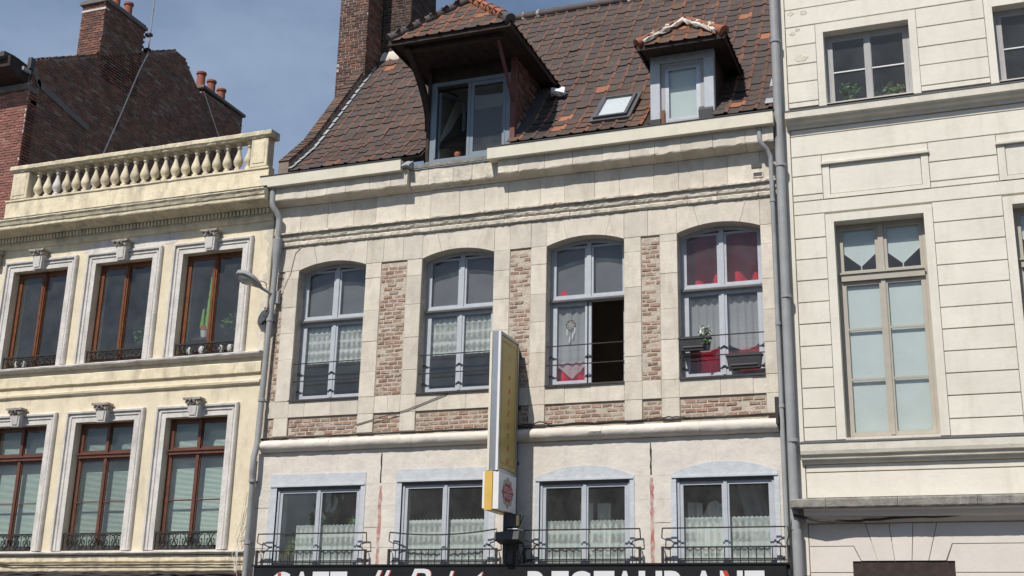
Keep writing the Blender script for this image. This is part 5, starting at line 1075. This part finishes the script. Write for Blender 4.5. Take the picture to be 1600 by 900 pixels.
# ---- dormers ------------------------------------------------------
def hip_roof(par, D, ymeet, mats_front, left_r, right_r, lime, fr_r=0.085):
    ax, ay, az = D['apex']; x0, x1 = D['e']; yf, ze = D['yf'], D['ze']
    yb_e = YK + (ze - ZK) / ST; yb_r = YK + (az - ZK) / ST
    d = 0.03
    m = MB().add([(x0, yf, ze), (x1, yf, ze), (x1, yb_e, ze), (x0, yb_e, ze), (ax, ay, az - d), (ax, yb_r, az - d)], [(0, 1, 4), (1, 2, 5, 4), (3, 0, 4, 5), (2, 3, 5), (0, 3, 2, 1)])
    r = m.build('dormer_roof', 'roof_base', par)
    th = math.atan2(az - ze, ay - yf); Ls = math.hypot(az - ze, ay - yf); its = []
    s = -0.05
    while s < Ls - 0.1:
        u = max(0, s + 0.12) / Ls; hw0, hw1 = (ax - x0) * (1 - u), (x1 - ax) * (1 - u); y = yf + s * math.cos(th); z = ze + s * math.sin(th) + 0.02
        k = -6
        while k < 6:
            x = ax + (k - 0.5) * TW; xc = x + TW / 2
            if -hw0 - 0.0 < xc - ax < hw1 + 0.0: its.append(((x, y, z), (th, rnd.uniform(-0.01, 0.01), rnd.uniform(-0.015, 0.015)), mats_front((xc - x0) / (x1 - x0), s / Ls)))
            k += 1
        s += 0.25
    lay_tiles(its, r, 999)
    its = []
    for sg, hw in ((1, x1 - ax), (-1, ax - x0)):
        th2 = math.atan2(az - ze, hw); L2 = math.hypot(az - ze, hw); s = -0.04
        while s < L2 - 0.1:
            u = max(0, s) / L2; xx = (x1 if sg > 0 else x0) - sg * s * math.cos(th2); z = ze + s * math.sin(th2) + 0.02
            ya = yf + (ay - yf) * u; yb = YK + (z - ZK) / ST; y = ya
            while y < yb:
                its.append(((xx, y + (0 if sg > 0 else TW), z), (th2, 0, R(90) if sg > 0 else R(-90)), rnd.choice(TV))); y += TW
            s += 0.25
    lay_tiles(its, r, 0)
    ridge_run((x0 - 0.0, yf - 0.0, ze + 0.05), (ax, ay, az + 0.05), r, left_r, fr_r, 0.34, lime); ridge_run((x1 + 0.0, yf - 0.0, ze + 0.05), (ax, ay, az + 0.05), r, right_r, fr_r, 0.34, lime)
    ridge_run((ax, ay, az + 0.05), (ax, yb_r + 0.1, az + 0.05), r, ['ridge_clay'], fr_r, 0.34, lime)
    return r
# large hoist dormer
d1 = B(3.34, 5.125, 0.05, 0.16, 12.44, 12.93).build('dormer', 'timber_dark', mh)  # header above the window: dark colour stands in for shade under the eaves
hip_roof(d1, D1, 0, lambda u, v: rnd.choice(TO) if rnd.random() < (0.16 if u > 0.55 else 0.02) else rnd.choice(TM) if rnd.random() < 0.55 else rnd.choice(TV), ['ridge_clay'], ['ridge_clay', 'ridge_orange', 'ridge_orange', 'ridge_orange', 'ridge_orange', 'ridge_orange'], 0.0, 0.098)
MB().tube([(4.0, -0.26, 14.16), (4.2, -0.22, 14.26), (4.42, -0.26, 14.17)], [0.05, 0.13, 0.05], 8).build('lime_cap', 'lime_joint', d1)
# eaves boards and soffit boards
for x0 in [2.98 + k * 0.207 for k in range(12)]: B(x0, x0 + 0.198, D1['yf'] + 0.04, 1.4, 12.905, 12.945).build('soffit_board', 'timber_dark', d1)
MB().box(2.95, 5.46, D1['yf'] - 0.0, D1['yf'] + 0.035, 12.86, 12.99).build('eaves_board', 'timber_dark', d1); MB().box(2.95, 2.985, D1['yf'] + 0.04, 1.4, 12.86, 12.99).build('eaves_board', 'timber_dark', d1); MB().box(5.425, 5.46, D1['yf'] + 0.04, 1.4, 12.86, 12.99).build('eaves_board', 'timber_dark', d1)
MB().box(3.25, 5.2, -1.0, -0.9, 12.80, 12.904).build('hoist_beam', 'timber_dark', d1)
for x in (3.26, 5.14):
    n = 8; ou = [(-1.05 * math.cos(R(90) * k / n) + 0.02, 11.75 + 1.13 * math.sin(R(90) * k / n)) for k in range(n + 1)]
    pl = [(0.02, 11.55)] + [(0.03 - 1.08 * (k / n) ** 2.0, 11.62 + 1.2 * (k / n)) for k in range(n + 1)] + [(-1.05, 12.9), (-0.85, 12.9)] + [(0.03 - 0.88 * (k / n) ** 2.0, 11.85 + 1.0 * (k / n)) for k in range(n, -1, -1)]
    if x < 4: MB().prism_x(pl, x - 0.05, x + 0.06).build('brace', 'timber_dark', d1)
MB().tube([(5.08, -0.04, 11.95), (5.08, -0.9, 12.88)], 0.035, 6).build('brace', 'oxblood', d1)
B(5.03, 5.13, -0.03, 0.10, 10.80, 12.90).build('corner_post', 'oxblood', d1); B(3.27, 3.335, -0.03, 0.10, 10.9, 12.90).build('corner_post', 'timber_dark', d1)
# dormer window, left casement open inwards
wn = MB().frame(3.34, 5.025, 10.86, 12.57, 0.10, 0.0, 0.10, wb=0.07, wt=0.08).build('window', 'blue_paint', d1)
B(3.30, 5.03, -0.09, -0.001, 10.82, 10.859).build('window_sill', 'blue_paint', wn)
for sx in (3.445, 4.90): B(sx, sx + 0.025, -0.012, -0.001, 10.95, 12.45).build('frame_bead', 'blue_paint', wn)
sash(wn, 4.18, 4.922, 10.935, 12.485, 0.02, 0.07, 'blue_paint'); B(4.12, 4.178, 0.01, 0.08, 10.931, 12.489).build('mullion', 'blue_paint', wn)
yy = 0.12; o = MB(); x = 3.46; ca, sa = math.cos(R(62)), math.sin(R(62))
def P2(u, t): return (x + u * ca - t * sa, yy + u * sa + t * ca)
for u0, u1, w0, w1 in ((0, 0.06, 10.95, 12.47), (0.62, 0.68, 10.95, 12.47), (0.06, 0.62, 10.95, 11.01), (0.06, 0.62, 12.41, 12.47)): o.prism_z([P2(u0, 0), P2(u1, 0), P2(u1, 0.04), P2(u0, 0.04)], w0, w1)
o.build('sash', 'blue_paint', wn); MB().prism_z([P2(0.055, 0.018), P2(0.625, 0.018), P2(0.625, 0.023), P2(0.055, 0.023)], 11.0, 12.42).build('pane', 'glass', wn)
ck = MB().prism_x([(0.101, 11.0), (0.101, 12.90), (1.45, 12.90), (1.40, 12.68), (0.75, 11.88)], 5.04, 5.105).build('cheek', 'mortar', d1)
lay_bricks([((5.118, u, v), w, 'x', ck) for u, v, w in courses(0.11, 1.4, 11.3, 12.88, lambda y, z: z > roofz(y) + 0.12)], v_k, 'brick', 0)
MB().prism_x([(0.101, 11.0), (0.101, 12.90), (1.45, 12.90), (1.40, 12.68), (0.75, 11.88)], 3.35, 3.41).build('cheek', 'mortar_dark', d1)
MB().prism_x([(-0.02, 10.95), (0.1, 11.35), (0.72, 12.05), (1.35, 12.82), (1.45, 12.80), (0.78, 11.95), (0.1, 11.25)], 5.12, 5.30).build('lead_flashing', 'lead_dark', d1)
MB().prism_x([(0.30, 10.9), (0.30, 11.5), (1.3, 13.1), (1.3, 10.9)], 3.42, 3.43).prism_x([(0.30, 10.9), (0.30, 12.5), (1.3, 13.1), (1.3, 10.9)], 5.02, 5.03).box(3.43, 5.02, 1.3, 1.35, 10.9, 13.1).add([(3.43, 0.3, 12.60), (5.02, 0.3, 12.60), (5.02, 1.3, 12.85), (3.43, 1.3, 12.85)], [(0, 1, 2, 3)]).build('attic_room', 'interior_pale', d1)
tag(MB().lathe([(0.05, 0), (0.07, 0.06), (0.06, 0.10)], 3.93, 0.05, 10.935, 10).build('small_ornament', 'ridge_orange', None, smooth=40), 'small orange object on the sill of the open dormer window', 'ornament')
# small dormer
d2 = B(7.80, 8.99, 0.0, 0.12, 12.27, 12.43).build('dormer', 'lavender', mh)
hip_roof(d2, D2, 0, lambda u, v: rnd.choice(TO) if rnd.random() < 0.25 else rnd.choice(TM), ['ridge_orange'], ['ridge_orange'], 1.0, 0.095)
MB().box(D2['e'][0], D2['e'][1], D2['yf'], D2['yf'] + 0.03, 12.37, 12.48).build('eaves_board', 'timber_dark', d2); MB().box(D2['e'][1] - 0.03, D2['e'][1], D2['yf'] + 0.035, 1.2, 12.37, 12.48).build('eaves_board', 'timber_dark', d2); MB().box(D2['e'][0], D2['e'][0] + 0.03, D2['yf'] + 0.035, 1.2, 12.37, 12.48).build('eaves_board', 'timber_dark', d2)
for x0 in [7.70 + k * 0.197 for k in range(8)]: B(x0, x0 + 0.19, D2['yf'] + 0.035, 0.9, 12.425, 12.445).build('soffit_board', 'timber_dark', d2)
MB().cbox(7.80, 7.985, -0.03, 0.12, 11.0, 12.269, 0.01, 0.003).build('corner_post', 'lavender', d2); MB().cbox(8.80, 8.985, -0.03, 0.12, 11.0, 12.269, 0.01, 0.003).build('corner_post', 'lavender', d2)
MB().prism_x([(-0.05, 11.0), (-0.08, 11.2), (0.0, 11.3), (0.05, 11.0)], 8.70, 8.96).build('lead_collar', 'lead_dark', d2); MB().prism_x([(-0.05, 11.0), (-0.07, 11.13), (0.0, 11.16), (0.05, 11.0)], 7.78, 7.99).build('lead_collar', 'lead_dark', d2)
for sx in (7.81, 8.92):
    MB().prism_x([(0.121, 11.0), (0.121, 12.42), (1.15, 12.42), (0.75, 11.88)], sx, sx + 0.06).build('cheek', 'timber_dark', d2)
wn = MB().frame(7.99, 8.795, 11.04, 12.265, 0.07, 0.03, 0.11).build('window', 'grey_frame', d2)
sash(wn, 8.062, 8.723, 11.112, 12.193, 0.035, 0.075, 'alu', wb=0.05)
B(7.988, 8.06, -0.012, 0.029, 11.05, 11.32).build('bare_wood_patch', 'brown_wood', d2)
tag(B(8.11, 8.68, 0.10, 0.105, 11.12, 12.17).build('roller_blind', 'pale_blind'), 'pale blue blind behind the pane of the small dormer', 'blind')
for sgn, xe in ((-1, D2['e'][0]), (1, D2['e'][1])):
    A_ = Vector((xe - sgn * 0.14, D2['yf'] - 0.04, D2['ze'] + 0.07)); E_ = Vector((D2['apex'][0] - sgn * 0.02, D2['apex'][1] - 0.14, D2['apex'][2] + 0.0))
    m = MB().tube([A_ + (E_ - A_) * q / 9 for q in range(10)], [0.03 + 0.018 * (q % 2) for q in range(10)], 7); m.v = [(v[0] + rnd.uniform(-0.02, 0.02), v[1] + rnd.uniform(-0.014, 0.014), v[2] + rnd.uniform(-0.022, 0.022)) for v in m.v]; m.build('lime_bedding', 'lime_joint', d2)
# skylight
sl = MB(); thx = math.atan(PT)
mt = Matrix.Rotation(math.atan((roofz(0.92) - roofz(0.15)) / 0.77), 3, 'X'); o0 = Vector((6.98, 0.15, roofz(0.15) + 0.03)); Lk = math.hypot(0.77, roofz(0.92) - roofz(0.15))
def skl(mb): mb.v = [tuple(mt @ Vector(v) + o0) for v in mb.v]; return mb
def zframe(x0, x1, y0, y1, w, z0, z1):
    m = MB(); m.box(x0, x0 + w, y0, y1, z0, z1); m.box(x1 - w, x1, y0, y1, z0, z1); m.box(x0 + w, x1 - w, y0, y0 + w, z0, z1); m.box(x0 + w, x1 - w, y1 - w, y1, z0, z1); return m
so = skl(zframe(-0.33, 0.33, 0.0, Lk, 0.06, -0.1, 0.10)).build('skylight', 'dark_frame', mh)
skl(zframe(-0.40, 0.40, -0.08, Lk + 0.12, 0.07, -0.02, 0.05)).build('flashing_kerb', 'dark_frame', so); skl(MB().box(-0.262, 0.262, 0.065, Lk - 0.065, 0.07, 0.076)).build('pane', 'glass', so)
tag(skl(MB().box(-0.265, 0.265, 0.061, Lk - 0.061, 0.045, 0.05)).build('sky_reflection_sheet', 'sign_white'), 'white sheet under the roof skylight glass, standing in for mirrored sky', 'blind')  # white sheet gives the pane the brightness of reflected sky
# crumpled white sheet caught at the corner of the large dormer
m = MB().profile_x([(1.12, 12.66), (1.05, 12.55), (1.12, 12.50), (1.25, 12.72)], 5.46, 5.75, 0.05, 0.03); m.build('zinc_scrap', 'white_sheet', d1)

# ---- drainpipes, street lamp, cables ------------------------------
def pipe(name, pts, r, parent, mat='zinc', collars=()):
    o = MB().tube(pts, r, 12).build(name, mat, parent, smooth=50)
    for (x, y, z) in collars: MB().lathe([(r * 1.02, -0.03), (r * 1.22, -0.025), (r * 1.22, 0.025), (r * 1.02, 0.03)], x, y, z, 12).build('collar', mat, o, smooth=40); B(x - 0.02, x + 0.02, y, 0.02, z - 0.012, z + 0.012).build('bracket', 'iron', o)
    return o
def arcpts(c): return c
PXL = 0.03
pipe('drainpipe', [(0.02, -0.25, 10.63), (0.02, -0.25, 10.35), (0.04, -0.24, 10.24), (0.10, -0.20, 10.14), (0.14, -0.15, 10.05), (0.145, -0.13, 9.92), (0.145, -0.13, 9.35)], 0.062, mh)
MB().lathe([(0.06, 0), (0.075, 0.25), (0.10, 0.45), (0.10, 0.62), (0.065, 0.64)], 0.145, -0.13, 8.95, 12).build('hopper', 'zinc', mh, smooth=40)
pipe('drainpipe', [(0.145, -0.13, 8.95), (0.13, -0.13, 8.4), (0.10, -0.13, 7.5), (0.075, -0.13, 6.2), (0.06, -0.13, 5.45), (0.055, -0.20, 5.2), (0.05, -0.20, 4.9), (0.03, -0.13, 4.7), (0.03, -0.13, 2.9)], 0.058, mh, collars=((0.11, -0.13, 7.9), (0.08, -0.13, 6.3), (0.035, -0.15, 4.75), (0.03, -0.13, 3.6)))
PR = 10.13
pipe('drainpipe', [(PR, -0.14, 2.9), (PR, -0.14, 3.7)], 0.082, rh); pipe('drainpipe', [(PR - 0.02, -0.14, 3.70), (PR, -0.14, 14.2)], 0.078, rh, collars=((PR, -0.14, 5.12), (PR, -0.14, 7.55), (PR, -0.14, 9.92), (PR, -0.14, 12.3)))
pipe('drainpipe', [(9.80, -0.25, 10.63), (9.80, -0.25, 10.42), (9.82, -0.24, 10.34), (9.90, -0.18, 10.24), (9.955, -0.12, 10.12), (9.96, -0.10, 9.9), (9.97, -0.10, 3.0)], 0.042, mh, 'zinc', collars=((9.96, -0.10, 9.3), (9.97, -0.10, 7.1), (9.97, -0.10, 5.7)))
MB().tube([(9.88, -0.03, 9.74), (10.02, -0.10, 9.72)], 0.035, 8).build('pipe_bracket', 'stone_worn', mh)
MB().box(9.86, 9.93, -0.12, 0.0, 5.60, 5.86).box(9.88, 9.92, -0.20, 0.0, 5.40, 5.599).build('iron_hook', 'iron', mh)

sl_ = thing('street_lamp', (0.15, -0.2, 8.2), 'grey cobra-head street lamp on an arm fixed beside the drainpipe', 'street lamp')
A = Vector((0.16, -0.12, 8.40)); T_ = Vector((-0.31, -0.78, 8.72))
MB().tube([A, A + (T_ - A) * 0.35, A + (T_ - A) * 0.62], 0.032, 8).build('arm', 'zinc', sl_, smooth=40); MB().box(0.09, 0.24, -0.1, -0.01, 8.25, 8.5).build('wall_plate', 'zinc', sl_)
d_ = (T_ - A).normalized(); sdv = d_.cross(Vector((0, 0, 1))).normalized(); upv = sdv.cross(d_)
st0 = A + (T_ - A) * 0.36; HL = (T_ - A).length * 0.64
m = MB(); vs = []; nS = 9; nR = 10
for k in range(nS + 1):
    u = k / nS; w = 0.05 + 0.15 * math.sin(min(1, u * 1.05) * 2.6) ** 0.9 if u < 1 else 0.04; h = 0.05 + 0.085 * math.sin(u * 2.9)
    for q in range(nR):
        an_ = 2 * math.pi * q / nR; vs.append(st0 + d_ * HL * u + sdv * math.cos(an_) * w + upv * (math.sin(an_) * (h if math.sin(an_) > 0 else h * 0.35)))
fs = [(k * nR + q, k * nR + (q + 1) % nR, (k + 1) * nR + (q + 1) % nR, (k + 1) * nR + q) for k in range(nS) for q in range(nR)] + [tuple(range(nR)), tuple(range(nS * nR, nS * nR + nR))]
m.add(vs, fs).build('lamp_head', 'zinc', sl_, smooth=50)
m = MB(); vs = []
for k in range(7):
    u = 0.28 + 0.62 * k / 6; w = 0.15 * math.sin(min(1, (k + 0.4) / 6.8) * 3.0) + 0.02
    for q in range(6): an_ = math.pi + math.pi * q / 5; vs.append(st0 + d_ * HL * u + sdv * math.cos(an_) * w - upv * (0.03 + 0.085 * abs(math.sin(an_)) * math.sin((k + 0.3) / 6.6 * 3.1)))
fs = [(k * 6 + q, k * 6 + q + 1, (k + 1) * 6 + q + 1, (k + 1) * 6 + q) for k in range(6) for q in range(5)]
m.add(vs, fs).build('lamp_glass', 'lamp_glass', sl_, smooth=60)
MB().tube([st0 + d_ * 0.1 + upv * 0.03, st0 + d_ * 0.06 + upv * 0.12, st0 - d_ * 0.05 + upv * 0.14, st0 - d_ * 0.12 + upv * 0.05], 0.009, 5).build('cable_loop', 'cable', sl_)

def cable(pts, r, label, mat='cable', sub=4, j=0.008, cat='cable'):
    P_ = [Vector(p) for p in pts]; out = []
    for a, b in zip(P_, P_[1:]):
        for k in range(sub): out.append(a + (b - a) * (k / sub) + Vector((0, rnd.uniform(-j, j) * 0.3, rnd.uniform(-j, j))))
    out.append(P_[-1]); return tag(MB().tube(out, r, 5).build('cable', mat), label, cat)
cable([(0.02, -0.03, 5.55), (1.2, -0.03, 5.56), (3.3, -0.03, 5.56), (5.2, -0.03, 5.56), (7, -0.03, 5.565), (9.95, -0.03, 5.60)], 0.020, 'thick dark cable running along the top of the rounded string course', sub=12, j=0.006)
cable([(0.02, -0.05, 5.56), (0.6, -0.06, 5.55), (2.4, -0.05, 5.57), (4.8, -0.05, 5.565), (5.6, -0.05, 5.60), (5.75, -0.05, 5.64), (5.95, -0.05, 5.58), (7.6, -0.05, 5.59), (8.0, -0.05, 5.62), (8.5, -0.05, 5.585), (9.95, -0.05, 5.59)], 0.013, 'thinner dark cable looping above the string course cable', sub=8, j=0.012)
cable([(2.05, -0.015, 5.75), (3.1, -0.02, 5.98), (3.9, -0.02, 6.24), (4.05, 0.06, 6.30)], 0.008, 'thin wire slanting up to the sill of the second arched window', sub=3, j=0.004, cat='wire')
m = [(-7.3, -0.13, 3.03), (-5.2, -0.14, 3.045), (-3.1, -0.13, 3.07), (-1.5, -0.14, 3.06), (-0.15, -0.14, 3.05)]
for k, lb in enumerate(('topmost of the dark cables bundled above the maroon shopfront', 'second of the dark cables bundled above the maroon shopfront', 'lowest of the dark cables bundled above the maroon shopfront')):
    cable([(x, y - 0.015 * k, z - 0.03 * k + rnd.uniform(-0.02, 0.02)) for x, y, z in m], 0.018, lb, sub=9, j=0.018)
cable([(-7.3, -0.07, 3.245), (-5.9, -0.07, 3.24), (-5.5, -0.075, 3.22), (-3.0, -0.075, 3.215), (-1.2, -0.075, 3.21), (-0.3, -0.075, 3.205)], 0.011, 'thin dark cable clipped along the lower band of the yellow house', sub=5, j=0.006)
for k in range(4):
    cable([(-0.16 + 0.02 * k, -0.04, 4.6 - 0.3 * k), (-0.24 + rnd.uniform(-0.1, 0.1), -0.05, 4.0 - 0.1 * k), (-0.34 + 0.08 * k + rnd.uniform(-0.06, 0.06), -0.06, 3.72 + rnd.uniform(-0.1, 0.1)), (-0.22 + rnd.uniform(-0.08, 0.08), -0.13, 3.4), (-0.17 + rnd.uniform(-0.05, 0.05), -0.14, 3.0)], 0.006, ('leftmost', 'second from left', 'third from left', 'rightmost')[k] + ' pale loose wire hanging beside the left drainpipe', 'cable_pale', 5, 0.01, 'wire')
cable([(0.62, -0.012, 9.40), (0.50, -0.015, 9.30), (0.42, -0.015, 8.9), (0.30, -0.03, 8.6), (0.15, -0.08, 8.42)], 0.008, 'pale wire curving down from the moulding to the street lamp', 'cable_pale', 4, 0.004, 'wire')
cable([(10.06, -0.06, 9.3), (10.03, -0.06, 7.4), (10.04, -0.06, 5.4), (10.03, -0.06, 4.2), (10.06, -0.2, 3.8), (9.98, -0.22, 3.5), (10.03, -0.2, 3.1)], 0.012, 'dark cable running down beside the right drainpipe', sub=4, j=0.01)
cable([(10.1, -0.22, 3.92), (10.6, -0.2, 3.80), (11.2, -0.14, 3.83), (12.4, -0.12, 3.89), (14.5, -0.12, 3.97)], 0.022, 'dark cable under the weathered ledge of the ivory house', sub=6, j=0.012)
m = MB()
for k in range(22): leaf_clump(m, (0.0 + rnd.uniform(-0.1, 0.06), -0.03, rnd.choice([8.15, 8.0, 7.85])), 0.06, 2, 0.08)
tag(m.build('dry_creeper', 'timber_dark', None, fixn=False), 'withered brown creeper clinging below the street lamp', 'plant')
